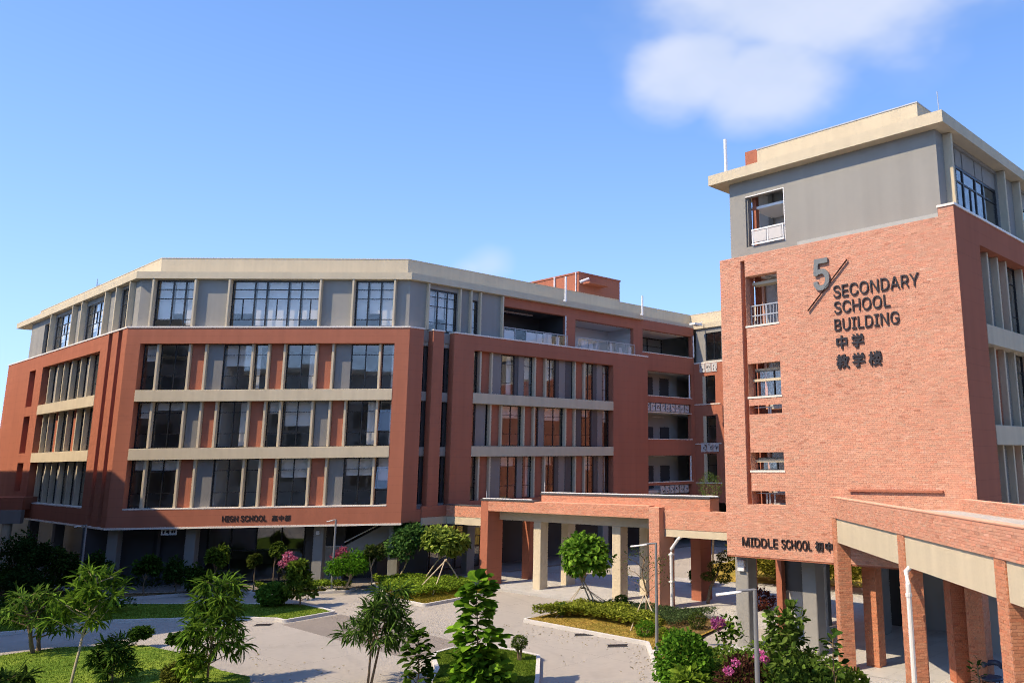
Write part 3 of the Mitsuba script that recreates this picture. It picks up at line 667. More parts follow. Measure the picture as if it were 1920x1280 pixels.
# roof top: stair house and masts
SHF = F(RW.P(22.8, -7)[:2], (S, S), (S, -S))
sh = obj('stair_house', MB().box(SHF, 0, 5.8, -9.5, 0, BT - 2, 26.1).mesh(), 'red_paint', HS, label='red stair house standing on the roof')
obj('coping', MB().box(SHF, -.08, 5.88, -9.58, .08, 26.1, 26.25).mesh(), 'red_paint', sh)
obj('canopy', MB().box(SHF, .3, 3.0, 0, 1.2, 25.0, 25.15).mesh(), 'red_paint', sh)
for v, r0 in ((-.3, .06), (-3.4, .09)):
    obj('downpipe', MB().tube([SHF.P(-.1, v, 22), SHF.P(-.1, v, 26.2)], r0).mesh(), 'white_metal', sh)
obj('exhaust_pipe', MB().tube([SHF.P(.1, .1, 25.2), SHF.P(.9, .5, 25.6)], .14).mesh(), 'white_metal', sh)
for u, h in ((14.45, 23.3), (24.02, 23.0)):
    obj('mast', MB().tube([RW.P(u, .28, FT - .25), RW.P(u, .28, h)], .09, 10).box(RW, u - .12, u + .12, .16, .3, FT - .2, FT - .05).mesh(), 'white_metal', HS)
obj('roof_lamp', MB().box(RW, 31.0, 32.2, .2, .9, FT - .35, FT - .15).tube([RW.P(32.0, .3, FT - .2), RW.P(32.6, .6, FT + .1)], .05).mesh(), 'white_metal', HS)
obj('aerial', MB().tube([LF.P(17.5, -2.4, BT), LF.P(17.5, -2.4, BT + 1.1)], .03).tube([LF.P(18.2, -2.6, BT), LF.P(18.2, -2.6, BT + .9)], .03).tube([LF.P(17, -2.5, BT + .6), LF.P(18.8, -2.7, BT + .6)], .03).mesh(), 'steel', HS)
obj('roof_box', MB().cbox(LF, 22.4, 23.6, -3.2, -2.4, FT, BT + .45, .03).mesh(), 'dark_grey', HS)

# ------------------------------------------------------------------ the brick building
TB = thing('brick_school_building', 'tall brick school block with grey top storey and big wall lettering', 'building')
TF = F((13.25, 29.47), (-S, S), (-S, -S)); TR = F((13.25, 29.47), (S, S), (S, -S))
TL = F(TF.P(11.08)[:2], (S, S), (-S, S))                       # its hidden left side
W = 11.08
ops = [rect(8.0, 9.68, a, b) for a, b in ((13.8, 16.07), (10.67, 12.16), (9.92, 10.34), (7.53, 8.31), (6.14, 6.70))]
face = rect(0.004, W, ST, 17.02).union(rect(0.004, .6, 17, PAR - .05)).difference(unary_union(ops + [rect(9.69, 9.92, 6.13, 16.83)]))
obj('brick_wall', MB().wall(TF, face, -.4, 0).mesh(), 'mortar', TB)
brickwork(TB, TF, face, 0.0, 11)
obj('groove_lining', one(TF, 9.6, 10.0, -.55, -.4, 6.1, 16.9), 'red_paint', TB)
obj('side_wall', MB().wall(TL, rect(.004, 20, ST, 17.02).difference(unary_union([rect(.6, 3.0, a, b) for a, b in ((13.2, 16.5), (9.4, 12.8), (5.6, 9.0))])), -.4, 0).mesh(), 'mortar', TB)
obj('wall_edge', one(TF, 0, W, -.4, -.02, ST - .06, ST), 'red_paint', TB)
for k in range(5):
    for z in (9.7, 13.5, 5.8):
        obj('window', one(TL, 4.2 + 3.1 * k, 6.6 + 3.1 * k, .0, .05, z, z + 2.4), 'frame', TB)
# open stair landings behind the openings
obj('landing_wall', one(TF, 7.2, 10.9, -3.3, -3.1, ST, FB), 'room_light', TB)
obj('landing_wall', one(TF, 7.2, 7.35, -3.1, -1.06, ST, FB), 'room_light', TB)
m = MB()
for z in (16.6, 12.9, 9.1, 5.2):
    obj('landing', one(TF, 7.36, 10.9, -3.09, -.42, z, z + .28), 'ceiling', TB)
obj('landing_pillar', MB().box(TF, 9.82, 10.02, -1.5, -1.25, ST, FB).mesh(), 'red_paint', TB)
for (a, b) in ((13.8, 16.07), (10.67, 12.16), (7.53, 8.31)):
    obj('sill', one(TF, 7.95, 9.72, -.42, .04, a - .05, a + .03), 'white_cap', TB)
    obj('lintel', one(TF, 8.0, 9.68, -.9, -.42, b - .35, b - .22), 'cream_paint', TB)
def bars(z, rows, ups, par=TB, d=.05):
    m = MB()
    for h in rows:
        m.box(TF, 8.02, 9.66, -.36, -.30, z + h, z + h + d)
    for u in ups:
        m.box(TF, u, u + .05, -.355, -.305, z, z + max(rows))
    obj('railing', m.mesh(), 'steel', par)
bars(13.83, (.45, .9), (8.02, 8.8, 9.6))
for z0, z1, t in ((10.7, 11.85, 11.42), (7.56, 8.1, 7.95)):
    window(TB, TF, 8.02, 9.62, -.42, z0, z1, (8.62,), (t,), t=.05)
    obj('transom_rail', MB().box(TF, 8.02, 9.66, -.41, -.33, t - .05, t + .06).mesh(), 'cream_paint', TB)
bars(9.94, (.28,), (8.75, 8.85), d=.04)
bars(6.16, (.42,), (8.7, 8.95, 9.1), d=.03)
for z0, z1 in ((9.92, 10.2), (6.16, 6.6)):
    obj('slit_back', one(TF, 8.0, 9.68, -1.1, -1.0, z0, z1), 'mortar', TB)
for u in np.arange(8.1, 9.6, .17):
    obj('baluster', one(TF, u, u + .025, -.35, -.32, 13.83, 14.7), 'steel', TB)
# grey top storey
TG = -.8
grey_wall(TF, rect(.8, 11.0, 16.6, FB + .1).difference(rect(8.0, 10.1, 17.66, 20.05)), TB, TG - .25, TG)
grey_wall(TR, rect(.8, 24, PAR - .3, FB + .1).difference(unary_union([rect(1.75, 7.62, PAR - .1, 20.75), rect(9.95, 15.6, PAR - .1, 20.75)])), TB, TG - .25, TG)
grey_wall(TL, rect(.9, 20, 16.6, FB + .1).difference(rect(1.2, 3.0, 17.0, 20.7)), TB, TG - .25, TG)
obj('opening_frame', MB().box(TF, 7.96, 8.0, TG - .02, TG + .02, 17.6, 20.09).box(TF, 8.0, 10.1, TG - .02, TG + .02, 20.05, 20.09).mesh(), 'white_metal', TB)
obj('landing_ceiling', MB().box(TF, 8.0, 10.1, -3.1, -1.3, 19.55, 19.68).mesh(), 'white_metal', TB)
m = MB().box(TF, 8.0, 9.75, -.74, -.70, 18.35, 18.42).box(TF, 8.0, 9.75, -.74, -.70, 17.68, 17.76)
for u in (8.02, 8.85, 9.68):
    m.box(TF, u, u + .05, -.735, -.705, 17.76, 18.35)
r = obj('railing', m.mesh(), 'white_metal', TB)
for u in (8.09, 8.92):
    obj('infill_panel', one(TF, u + .02, u + .74, -.73, -.715, 17.80, 18.32), 'board', r)
# right side
obj('red_wall', MB().wall(TR, rect(.004, 24, ST, PAR - .05).difference(unary_union([rect(2.42, 17.3, RB, RT)])), -.62, 0).mesh(), 'red_paint', TB)
for a, b in ((B1B, B1T), (B2B, B2T)):
    obj('spandrel', MB().cbox(TR, 2.42, 17.3, -.62, .03, a, b, .015).mesh(), 'cream_paint', TB)
m = MB().box(TR, -.03, 24, -.65, .05, PAR - .05, PAR + .04).box(TF, -.03, .63, -.62, .05, PAR - .052, PAR + .038)
obj('parapet_cap', m.mesh(), 'white_cap', TB)
for (z0, z1), fs, ps, ws in zip(ROWS, ((3.9, 5.08, 6.1, 8.2, 9.3), (3.83, 4.93, 6.15, 8.2, 9.3), (3.83, 4.97, 5.92, 8.2, 9.3)),
        ((('g', 2.9, 3.82), ('g', 3.98, 5.0), ('r', 5.16, 6.02), ('r', 8.28, 9.22)), (('g', 2.9, 3.75), ('r', 3.92, 4.84), ('g', 5.02, 6.05), ('r', 8.28, 9.22)), (('g', 2.9, 3.75), ('g', 3.92, 4.88), ('r', 5.05, 5.84), ('r', 8.28, 9.22))),
        (((6.2, 8.1, 2), (9.4, 13, 3)), ((6.3, 8.1, 2), (9.4, 13, 3)), ((6.02, 8.1, 2), (9.4, 13, 3)))):
    fins(TB, TR, fs, z0, z1)
    panels(TB, TR, ps, z0, z1)
    lights(TB, TR, ws, z0, z1)
fins(TB, TR, (1.6, 7.75, 9.8, 15.7), PAR + .02, FB - .02, -1.0, -.45, .16)
window(TB, TR, 1.75, 7.62, -.9, PAR + .03, 19.98, (2.95, 3.72, 5.13, 6.04), (19.33,), half=((2.35, 17.5, 19.3), (4.5, 17.5, 19.3)), t=.10)
window(TB, TR, 9.95, 15.6, -.9, PAR + .03, 19.98, (11.1, 12.0, 13.4, 14.3), (19.33,), t=.10)
m = MB()
for a, b in ((1.75, 2.9), (3.0, 3.67), (3.77, 5.08), (5.18, 5.99), (6.09, 7.62), (9.95, 12), (12.1, 15.6)):
    obj('spandrel_panel', one(TR, a, b, -1.0, -.9 + rng.uniform(-.01, .01), 20.0, FB + .05), 'grey_render', TB)
# floors and roof
def tpoly(d):
    a, b, c, e = TF.P(d, -d), TF.P(W - d, -d), TF.P(W - d, -20), TF.P(d, -20)
    return sg.Polygon([p[:2] for p in (a, b, c, e)])
m = MB()
for a, b in ((ST + .02, RB - .06), (B2B + .05, B2T - .06), (B1B + .05, B1T - .06), (RT + .05, PAR - .05)):
    m.slab(tpoly(.66).difference(tpoly(0).intersection(sg.Polygon([p[:2] for p in (TF.P(7.3, 0), TF.P(11.2, 0), TF.P(11.2, -3.1), TF.P(7.3, -3.1))]))), a, b)
obj('floor_slab', m.mesh(), 'room_wall', TB)
obj('inner_wall', one(TF, 4.6, 4.8, -20, -1.1, ST + .1, FB), 'room_wall', TB)
for u in (9.1, 16.0):
    obj('inner_wall', one(TR, u, u + .2, -4.5, -1.1, ST + .1, FB), 'room_wall', TB)
obj('back_wall', MB().box(TF, .1, W - .1, -20.3, -20, 0, FB).mesh(), 'mortar', TB)
e = TF.P(-.24 + .48, 0)
ring = sg.Polygon([p[:2] for p in (TF.P(.24, -.24), TF.P(W + .75, -.24), TF.P(W + .75, -20.6), TF.P(.24, -20.6))])
obj('eaves', MB().slab(ring, FB, FT).mesh(), 'cream_paint', TB)
rp = sg.Polygon([p[:2] for p in (TF.P(1.93, -1.93), TF.P(10.1, -1.93), TF.P(10.1, -19), TF.P(1.93, -19))])
obj('roof_parapet', MB().slab(rp.difference(rp.buffer(-.3, join_style=2)), FT - .05, BT).mesh(), 'cream_paint', TB)
obj('parapet_coping', MB().slab(rp.buffer(.03, join_style=2).difference(rp.buffer(-.33, join_style=2)), BT, BT + .05).mesh(), 'steel', TB)
obj('roof_house', MB().box(TF, 10.3, 12.15 - .6, -9, -3.0, FT, 23.3).mesh(), 'red_paint', TB)
obj('mast', MB().tube([TF.P(10.95, -.5, FT - .02), TF.P(10.95, -.5, 23.1)], .08, 10).mesh(), 'white_metal', TB, label='thick white mast at the roof edge')
obj('lightning_rod', MB().tube([TF.P(.45, -.5, FT), TF.P(.47, -.5, 22.3)], .018, 6).mesh(), 'steel', TB, label='thin lightning rod at the roof corner')
# lettering
X = TF
five = meshkit.text_mesh('5', 1.27, .10, True); b = five.bounds
q = np.column_stack([6.12 - (five.vertices[:, 0] - b[0][0]) * .76 / (b[1][0] - b[0][0]), .03 + five.vertices[:, 2], 14.94 + five.vertices[:, 1]])
obj('letter', (TF.M(q), five.faces), 'letter_grey', TB, label='large grey numeral 5')
obj('slash', MB().add(TF.M(np.array([[u + a, v, z + c] for u, z in ((6.42, 14.16), (4.58, 15.95)) for a, c in ((-.06, .06), (.06, -.06)) for v in (.03, .15)])), [[0, 1, 3, 2], [4, 6, 7, 5], [0, 4, 5, 1], [2, 3, 7, 6], [0, 2, 6, 4], [1, 5, 7, 3]]).mesh(), P((.075, .05, .045), .5), TB)
lettering(TB, 'SECONDARY', TF, 5.25, 14.5, .5, 3.7, -1, .02, bold=False)
lettering(TB, 'SCHOOL', TF, 5.25, 13.84, .49, 2.46, -1, .02, bold=False)
lettering(TB, 'BUILDING', TF, 5.27, 13.13, .48, 2.82, -1, .02, bold=False)
for ch, u in zip('中学', (5.27, 4.56)):
    glyph(TB, ch, TF, u, 12.36, .56, -1, .02)
for ch, u in zip('教学楼', (5.28, 4.57, 3.85)):
    glyph(TB, ch, TF, u, 11.58, .57, -1, .02)
lettering(TB, 'MIDDLE', TF, 10.22, 4.42, .36, 1.78, -1, .02, bold=False)
lettering(TB, 'SCHOOL', TF, 8.25, 4.42, .36, 1.42, -1, .02, bold=False)
for ch, u in zip('初中', (6.66, 6.22)):
    glyph(TB, ch, TF, u, 4.41, .38, -1, .02)
# ground floor under the block
for u, v in ((10.45, -.6), (7.45, -1.2), (10.3, -6.6), (7.2, -6.6)):
    obj('column', MB().cbox(TF, u, u + .68, v - .68, v, .15, ST, .03).mesh(), 'grey_render', TB)
lb = obj('lamp_box', MB().cbox(TF, 10.55, 10.9, -.6, -.45, 3.3, 3.75, .02).mesh(), 'white_metal', TB, label='white emergency lamp box on the front column')
def brick_pillar(par, fr, u0, u1, v0, v1, z0, z1, seed, base=(.50, .215, .125)):
    obj('pillar', one(fr, u0, u1, v0, v1, z0, z1), 'mortar', par)
    sides = ((F(fr.P(u0, v1)[:2], fr.ex, fr.n), u1 - u0), (F(fr.P(u0, v0)[:2], fr.ex, -fr.n), u1 - u0), (F(fr.P(u0, v0)[:2], fr.n, -fr.ex), v1 - v0), (F(fr.P(u1, v0)[:2], fr.n, fr.ex), v1 - v0))
    vs, fs, cs, n = [], [], [], 0
    for i, (sf, w) in enumerate(sides):
        (v, f), c = bricks(sf, rect(0, w, z0, z1), 0.0, seed + i, base=base)
        vs.append(v); fs.append(f + n); cs.append(c); n += len(v)
    obj('brickwork', (np.vstack(vs), np.vstack(fs)), 'brick', par, color=np.vstack(cs), kind='stuff')
brick_pillar(TB, TF, 4.62, 5.17, -1.45, -.9, .15, ST, 31)
brick_pillar(TB, TF, .25, .85, -.9, -.3, .15, ST, 37)
obj('lintel', one(TF, 0.2, 5.9, -1.3, -.42, ST - .02, ST + .1), 'red_paint', TB)
for a, b, v in ((8.7, 11.0, -4.0), (3.0, 8.7, -9.0), (0, 3.0, -6.0)):
    obj('ground_wall', one(TF, a, b, v - .2, v, .15, ST), 'room_light' if a > 8 else 'room_wall', TB)
obj('dark_panel', one(TF, 9.75, 11.0, -4.0, -3.93, 2.1, ST), 'dark_grey', TB)
obj('door', MB().box(TF, 6.4, 8.0, -9.0, -8.9, .15, 2.9).mesh(), 'room_dark', TB)
obj('red_post', one(TF, 10.7, 11.0, -3.9, -3.6, .15, ST), 'red_paint', TB)
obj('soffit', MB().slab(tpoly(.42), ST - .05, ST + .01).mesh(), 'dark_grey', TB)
m = MB().box(TR, .02, 9, .25, .29, 6.18, 6.22)
for u in (1.05, 2.5, 3.9, 5.3, 6.7):
    m.box(TR, u, u + .04, .25, .29, 5.6, 6.18)
obj('terrace_railing', m.mesh(), 'white_metal', TB)

# ------------------------------------------------------------------ entrance canopy between the two buildings
CA = thing('entrance_canopy', 'terracotta and cream portal canopy linking the two school buildings', 'canopy')
PF = F((-8.07, 58.20), (S, -S), (-S, -S))
def brick_box(par, u0, u1, v0, v1, z0, z1, seed, fr=PF, top=True, base=(.56, .29, .205)):
    obj('beam', one(fr, u0, u1, v0, v1, z0, z1), 'mortar', par)
    (v, f), c = bricks(fr, rect(u0, u1, z0, z1), v1, seed, base=base)
    obj('brickwork', (v, f), 'brick', par, color=c, kind='stuff')
obj('pier', MB().cbox(PF, 0, .79, -1.25, 0, .15, 5.56, .015).mesh(), 'red_paint', CA)
brick_box(CA, 15.07, 15.82, -1.25, 0, .15, 5.5, 51)
brick_box(CA, .79, 15.07, -.45, -.002, 4.88, 5.56, 52, base=(.55, .265, .18))
brick_box(CA, 5.57, 19.0, -1.25, -.46, 5.15, 6.0, 53, base=(.55, .265, .18))
obj('coping', MB().box(PF, -.05, 5.4, -.5, .06, 5.56, 5.62).box(PF, 5.5, 19.05, -1.3, -.40, 6.0, 6.07).mesh(), 'dark_grey', CA)
obj('pier', MB().cbox(PF, 0, .79, -4.6, -3.6, .15, 4.6, .015).mesh(), 'red_paint', CA)
obj('pier', MB().cbox(PF, 15.07, 15.82, -4.6, -3.6, .15, 4.6, .015).mesh(), 'red_paint', CA)
obj('cream_beam', MB().cbox(PF, .8, 15.06, -1.5, -.95, 4.27, 4.9, .012).mesh(), 'cream_paint', CA)
obj('cream_beam', MB().cbox(PF, .8, 15.06, -4.0, -3.45, 4.27, 4.9, .012).mesh(), 'cream_paint', CA)
for u, v in ((4.3, -.92), (11.3, -.92), (4.3, -3.3), (11.3, -3.3)):
    obj('column', MB().cbox(PF, u, u + .70, v - .66, v, .15, 4.28, .03).mesh(), 'cream_paint', CA)
obj('roof_slab', MB().box(PF, .1, 15.7, -4.6, -.46, 4.92, 5.2).mesh(), 'roof_white', CA)
# the lower side stretches
brick_box(CA, -4.6, -.003, -.75, -.4, 4.36, 5.11, 54, base=(.55, .265, .18))
obj('cream_beam', MB().cbox(PF, -4.6, -.003, -.75, -.42, 3.84, 4.35, .012).mesh(), 'cream_paint', CA)
brick_box(CA, 15.83, 24.4, -.75, -.4, 4.34, 5.34, 55)
obj('cream_beam', MB().cbox(PF, 15.83, 24.4, -.75, -.42, 3.94, 4.33, .012).mesh(), 'cream_paint', CA)
obj('roof_slab', MB().box(PF, -4.6, -.01, -4.2, -.75, 4.5, 4.8).box(PF, 15.84, 24.4, -4.2, -.75, 4.6, 5.05).mesh(), 'roof_white', CA)
obj('coping', MB().box(PF, -4.6, -.05, -.8, -.36, 5.11, 5.16).mesh(), 'dark_grey', CA)
obj('cross_beam', MB().cbox(PF, -4.7, -4.45, -.4, 1.6, 4.36, 5.11, .01).mesh(), 'red_paint', CA)
obj('cross_beam', MB().cbox(PF, -4.7, -4.45, -.4, 1.6, 3.84, 4.35, .01).mesh(), 'cream_paint', CA)
brick_pillar(CA, PF, 18.9, 19.5, -3.9, -3.3, .15, 4.6, 61, (.50, .23, .14))
m = MB()
for u, a, b in ((.3, 5.62, 6.15), (5.7, 6.07, 6.75)):
    m.tube([PF.P(u, -.2 if u < 1 else -.6, a), PF.P(u, -.2 if u < 1 else -.6, b)], .02, 6)
m.tube([PF.P(.2, .0, 5.68), PF.P(5.2, .0, 5.68)], .035, 6).tube([PF.P(5.6, -.42, 6.13), PF.P(19.6, -.42, 6.13)], .035, 6)
obj('lightning_strap', m.mesh(), 'white_metal', CA)
def downpipe(par, pts, r):
    obj('downpipe', MB().tube(pts, r, 10).mesh(), 'white_metal', par)
p0 = PF.P(16.6, -.30, 0)
downpipe(CA, [PF.P(16.9, -.55, 3.95), PF.P(16.9, -.30, 3.85), PF.P(16.45, -.24, 3.3), PF.P(16.45, -.24, 3.1), PF.P(16.45, -.24, .15)], .085)
obj('downpipe_bracket', MB().box(PF, 16.33, 16.57, -.36, -.14, 1.6, 1.68).box(PF, 16.33, 16.57, -.36, -.14, 3.0, 3.08).mesh(), 'white_metal', CA)

# ------------------------------------------------------------------ brick walkway running towards the camera
WK = thing('covered_walkway', 'brick covered walkway with cream fascia panels and brick columns', 'walkway')
WF = F((9.07, 33.62), (0, -1), (-1, 0))
LN = 21.6
brick_box(WK, .02, LN, -.3, 0, 5.74, 6.5, 71, WF)
brick_box(WK, .02, LN, -4.0, -3.7, 5.74, 6.55, 72, WF)
obj('roof_slab', MB().box(WF, .02, LN, -3.7, -.3, 6.0, 6.13).mesh(), 'roof_white', WK)
obj('coping', MB().box(WF, .02, LN, -.32, .02, 6.5, 6.53).mesh(), 'mortar', WK)
obj('flashing', MB().box(TF, 1.2, 5.0, .02, .12, 6.75, 6.83).mesh(), 'red_paint', WK)
cu = (.02, 7.5, 14.0, 20.6)
for i, u in enumerate(cu):
    brick_pillar(WK, WF, u, u + .52, -.55, -.02, .15, 5.74, 81 + 5 * i, (.51, .235, .145))
    brick_pillar(WK, WF, u + 2.3, u + 2.85, -4.0, -3.45, .15, 5.74, 83 + 5 * i, (.44, .17, .10))
for a, b in zip(cu[:-1], cu[1:]):
    obj('fascia_panel', MB().cbox(WF, a + .54, b - .02, -.22, -.06, 4.82, 5.735, .01).mesh(), 'cream_paint', WK)
obj('ceiling', one(WF, .02, LN, -3.7, -.3, 5.5, 5.6), 'ceiling', WK)
downpipe(WK, [WF.P(8.2, -.15, 4.85), WF.P(8.2, .02, 4.7), WF.P(8.42, .06, 4.35), WF.P(8.42, .06, 4.2), WF.P(8.42, .06, .15)], .075)
obj('downpipe_collar', MB().tube([WF.P(8.42, .06, 4.02), WF.P(8.42, .06, 4.12)], .095, 10).mesh(), 'white_metal', WK)

# link canopy at the far left and the neighbouring block that shades this end
LC = thing('link_canopy', 'shaded link canopy with grey beam at the far left', 'canopy')
XF = F((-45.6, 71.3), (-1, 0), (0, -1))
obj('roof_edge', MB().box(XF, 0, 26, -3.5, 0, 4.8, 5.75).mesh(), 'red_paint', LC)
obj('beam', MB().cbox(XF, 0, 26, -.4, .05, 3.75, 4.79, .02).mesh(), 'grey_render', LC)
for u in (1.2, 8.2, 15.2):
    obj('column', MB().tube([XF.P(u, -.4, 0), XF.P(u, -.4, 3.76)], .34, 16).mesh(), 'cream_paint', LC)
obj('far_wall', MB().box(XF, 5.5, 30, -14.3, -14, 0, 5.0).mesh(), 'cream_paint', LC)
NB = thing('neighbouring_block', 'plain grey block beside the lawn, outside the left edge of the picture', 'building')
NF = F((-31.6, 42.9), (-S, S), (S, S))
obj('wall', one(NF, 0, 52, -12, 0, 0, 19.4), 'grey_render', NB)
obj('roof', one(NF, -.4, 52.4, -12.4, .4, 19.4, 20.0), 'cream_paint', NB)
for k in range(6):
    for z in (5.3, 9.2, 13.1, 16.4):
        obj('window', one(NF, 1.5 + 3.8 * k, 4.1 + 3.8 * k, .0, .05, z, z + 2.2), 'frame', NB)
OB = thing('opposite_block', 'grey school block with window rows standing behind the viewer, seen only in the panes', 'building')
OF = F((-60, -2.5), (1, 0), (0, 1))
obj('wall', one(OF, 0, 110, -12, 0, 0, 17.2), 'grey_render', OB)
obj('upper_wall', one(OF, 1, 109, -11, -.8, 17.2, 20.6), 'grey_render', OB)
obj('eaves', one(OF, -.2, 110.2, -12, .3, 20.6, 21.2), 'cream_paint', OB)
for k in range(18):
    for z in (5.3, 9.2, 13.1):
        obj('window', one(OF, 1.2 + 6 * k, 5.4 + 6 * k, .0, .06, z, z + 2.9), 'frame', OB)
        obj('fin', one(OF, 3.3 + 6 * k, 3.5 + 6 * k, .06, .4, z, z + 2.9), 'cream_paint', OB)

# ------------------------------------------------------------------ ground
def sheet(name, poly, z, mat, kind='structure', label=None, cat=None, thick=None):
    if thick:
        return obj(name, MB().slab(poly, z - thick, z).mesh(), mat, kind=kind, label=label, cat=cat)
    v, f = trimesh.creation.triangulate_polygon(poly, engine='earcut')
    return obj(name, (np.column_stack([v, np.full(len(v), z)]), f), mat, kind=kind, label=label, cat=cat)


def smooth(pts, r=.35):
    p = sg.Polygon(pts)
    return p.buffer(-r).buffer(2 * r).buffer(-r)


sheet('ground', sg.box(-900, -400, 900, 1500), -.02, 'soil')
sheet('pavement', sg.box(-75, -8, 60, 100), 0.0, 'pave', label='pale beige paved forecourt')
sheet('paving_band', sg.Polygon([(-16.4, 46.6), (-14.2, 49.2), (-6.3, 40.85), (-7.0, 38.9), (-7.75, 37.6)]), .004, 'pave_dark', label='darker band of paving crossing the forecourt')
fp = sg.Polygon([p[:2] for p in (PF.P(-4.4, .2), PF.P(24.3, .2), TF.P(11.6, .35), TF.P(.3, .35), (9.0, 33.0), (8.7, 8.0), (19.5, 8.0), (30, 45), PF.P(14, -12), PF.P(4, -9), PF.P(-4.5, -4.6))])
sheet('platform', fp, .15, 'stone_floor', thick=.25, label='raised pale stone floor under the canopy and the brick block')
sheet('plinth', inset(-.3, 14), .10, 'pave_dark', thick=.2)
K = .16


def bed(name, pts, mat, z=.12, kerb=True, r=.3, w=.16, along=None):
    p = smooth(pts, r)
    inner = p.buffer(-w)
    sheet(name, inner, z, mat)
    if kerb:
        ring = p.difference(inner)
        if along:
            ring = ring.intersection(sg.LineString(along).buffer(.6))
        obj('kerb', MB().slab(ring, -.01, K).mesh(), 'kerb', kind='structure')
    return inner


LAWN_FAR = bed('lawn', [(-34, 44), (-28.9, 45.8), (-26.1, 48.25), (-21.4, 48.35), (-18.8, 48.15), (-17.1, 47.6), (-16.4, 46.95), (-14.5, 49.4), (-15.2, 50.2), (-17.2, 52.2), (-21.2, 53.0), (-27.3, 53.9), (-36, 55)], 'lawn')
LAWN_NEAR = bed('lawn', [(-36, 39.8), (-26.0, 40.5), (-25.4, 41.1), (-24.3, 41.95), (-20.6, 41.9), (-17.6, 39.6), (-14.9, 36.5), (-13.3, 35.3), (-12.9, 34.4), (-13.2, 32.5), (-16, 28), (-36, 26)], 'lawn', kerb=False)
LAWN_ISLE = bed('lawn', [(-7.05, 37.5), (-7.15, 38.4), (-6.5, 39.35), (-5.2, 39.6), (-3.7, 38.5), (-2.55, 37.3), (-2.3, 33.4), (-2.2, 29), (-5.5, 29), (-6.4, 33.6), (-6.5, 35.5)], 'lawn')
BED_B = bed('planting_bed', [(-12.8, 53.8), (-10.1, 50.9), (-8.6, 52.75), (-7.4, 54.6), (-6.9, 56.0), (-9.2, 58.3), (-13, 60.3), (-15.6, 60.5)], 'dry_lawn')
BED_L = bed('planting_bed', [(-18.5, 56.5), (-16.0, 57.2), (-15.9, 58.2), (-18.6, 58.2), (-22.5, 58.2), (-22.3, 57.2)], 'dry_lawn', r=.1)
BED_S = bed('planting_bed', [(-36, 56.4), (-28.7, 56.3), (-25.6, 57.7), (-23.2, 57.0), (-23.0, 58.25), (-33, 58.4), (-44, 68), (-50, 64), (-40, 56)], 'soil', r=.1)
BED_C = bed('planting_bed', [(-4.1, 45.6), (1.95, 39.2), (2.1, 32.9), (2.0, 27.5), (8.4, 27.5), (8.7, 32.7), (4.6, 37.0), (4.4, 39.8), (7.0, 44.1), (5.4, 45.9), (4.1, 46.0), (.2, 49.3), (-1.6, 48.6)], 'dry_lawn', along=[(-4.4, 45.9), (1.95, 39.2), (2.1, 32.9), (2.0, 27)])
sheet('soil_patch', smooth([(4.1, 39.9), (6.2, 43.4), (5.0, 45.2), (3.4, 44.2), (2.7, 41.2)], .3), .128, 'soil')
sheet('courtyard_lawn', sg.Polygon([(6, 58), (26, 48), (34, 60), (16, 72), (8, 66)]), .17, 'dry_lawn')


def scatter(poly, n, seed):
    r = np.random.default_rng(seed); x0, y0, x1, y1 = poly.bounds; out = np.zeros((0, 2))
    import shapely
    while len(out) < n:
        p = np.column_stack([r.uniform(x0, x1, n * 2), r.uniform(y0, y1, n * 2)])
        out = np.vstack([out, p[shapely.contains_xy(poly, p[:, 0], p[:, 1])]])
    return out[:n], r


def grass(poly, n, z, h, seed, c0, c1, label):
    p, r = scatter(poly, n, seed)
    a = r.uniform(0, 2 * np.pi, n); hh = h * r.uniform(.5, 1.3, n); w = .012 * r.uniform(.7, 1.5, n)
    d = np.stack([np.cos(a), np.sin(a)], 1); lean = r.normal(0, .35, (n, 2)) * hh[:, None]
    b = np.column_stack([p, np.full(n, z)])
    v = np.empty((n, 3, 3)); v[:, 0] = b; v[:, 1] = b; v[:, 0, :2] -= d * w[:, None]; v[:, 1, :2] += d * w[:, None]
    v[:, 2] = b + np.column_stack([lean, hh])
    t = r.random(n)[:, None]; patch = meshkit.fbm(np.column_stack([p * .5, np.zeros(n)]), 3, 2)[:, None]
    c = (np.array(c0) * (1 - t) + np.array(c1) * t) * (.7 + .6 * patch)
    obj('grass', (v.reshape(-1, 3), np.arange(3 * n).reshape(-1, 3)), 'leaf', color=np.repeat(c, 3, 0), kind='stuff', label=label, cat='grass')


G0, G1 = (.075, .14, .014), (.17, .25, .03)
grass(LAWN_FAR, 50000, .11, .07, 1, G0, G1, 'mown grass of the far lawn in front of the long building')
grass(LAWN_NEAR, 90000, .11, .06, 2, G0, G1, 'mown grass of the near lawn at the lower left')
grass(LAWN_ISLE, 45000, .11, .06, 3, G0, G1, 'mown grass of the small lawn island with pale kerb')
grass(BED_C, 45000, .11, .06, 4, (.16, .13, .025), (.36, .25, .06), 'dry yellowish grass of the bed before the brick block')
grass(BED_B, 25000, .11, .09, 5, (.13, .15, .02), (.30, .25, .04), 'yellow green grass of the bed beside the portal')

# drain covers
for x, y, w in ((.7, 39.3, .42), (-17.3, 46.6, .4), (-.75, 41.9, .5)):
    g = thing('drain_grate', {.42: 'dark drain grate near the corner of the pale kerb', .4: 'dark drain grate beside the far lawn', .5: 'small grate along the kerb of the dry bed'}[w], 'drain grate')
    m = MB()
    for k in range(6):
        m.box(WORLD, x - w, x + w, y - .2 + k * .07, y - .2 + k * .07 + .04, .004, .022)
    obj('bars', m.mesh(), 'letter_black', g)
    obj('rim', MB().box(WORLD, x - w - .04, x + w + .04, y - .25, y - .21, .004, .026).box(WORLD, x - w - .04, x + w + .04, y + .22, y + .26, .004, .026).mesh(), 'dark_grey', g)

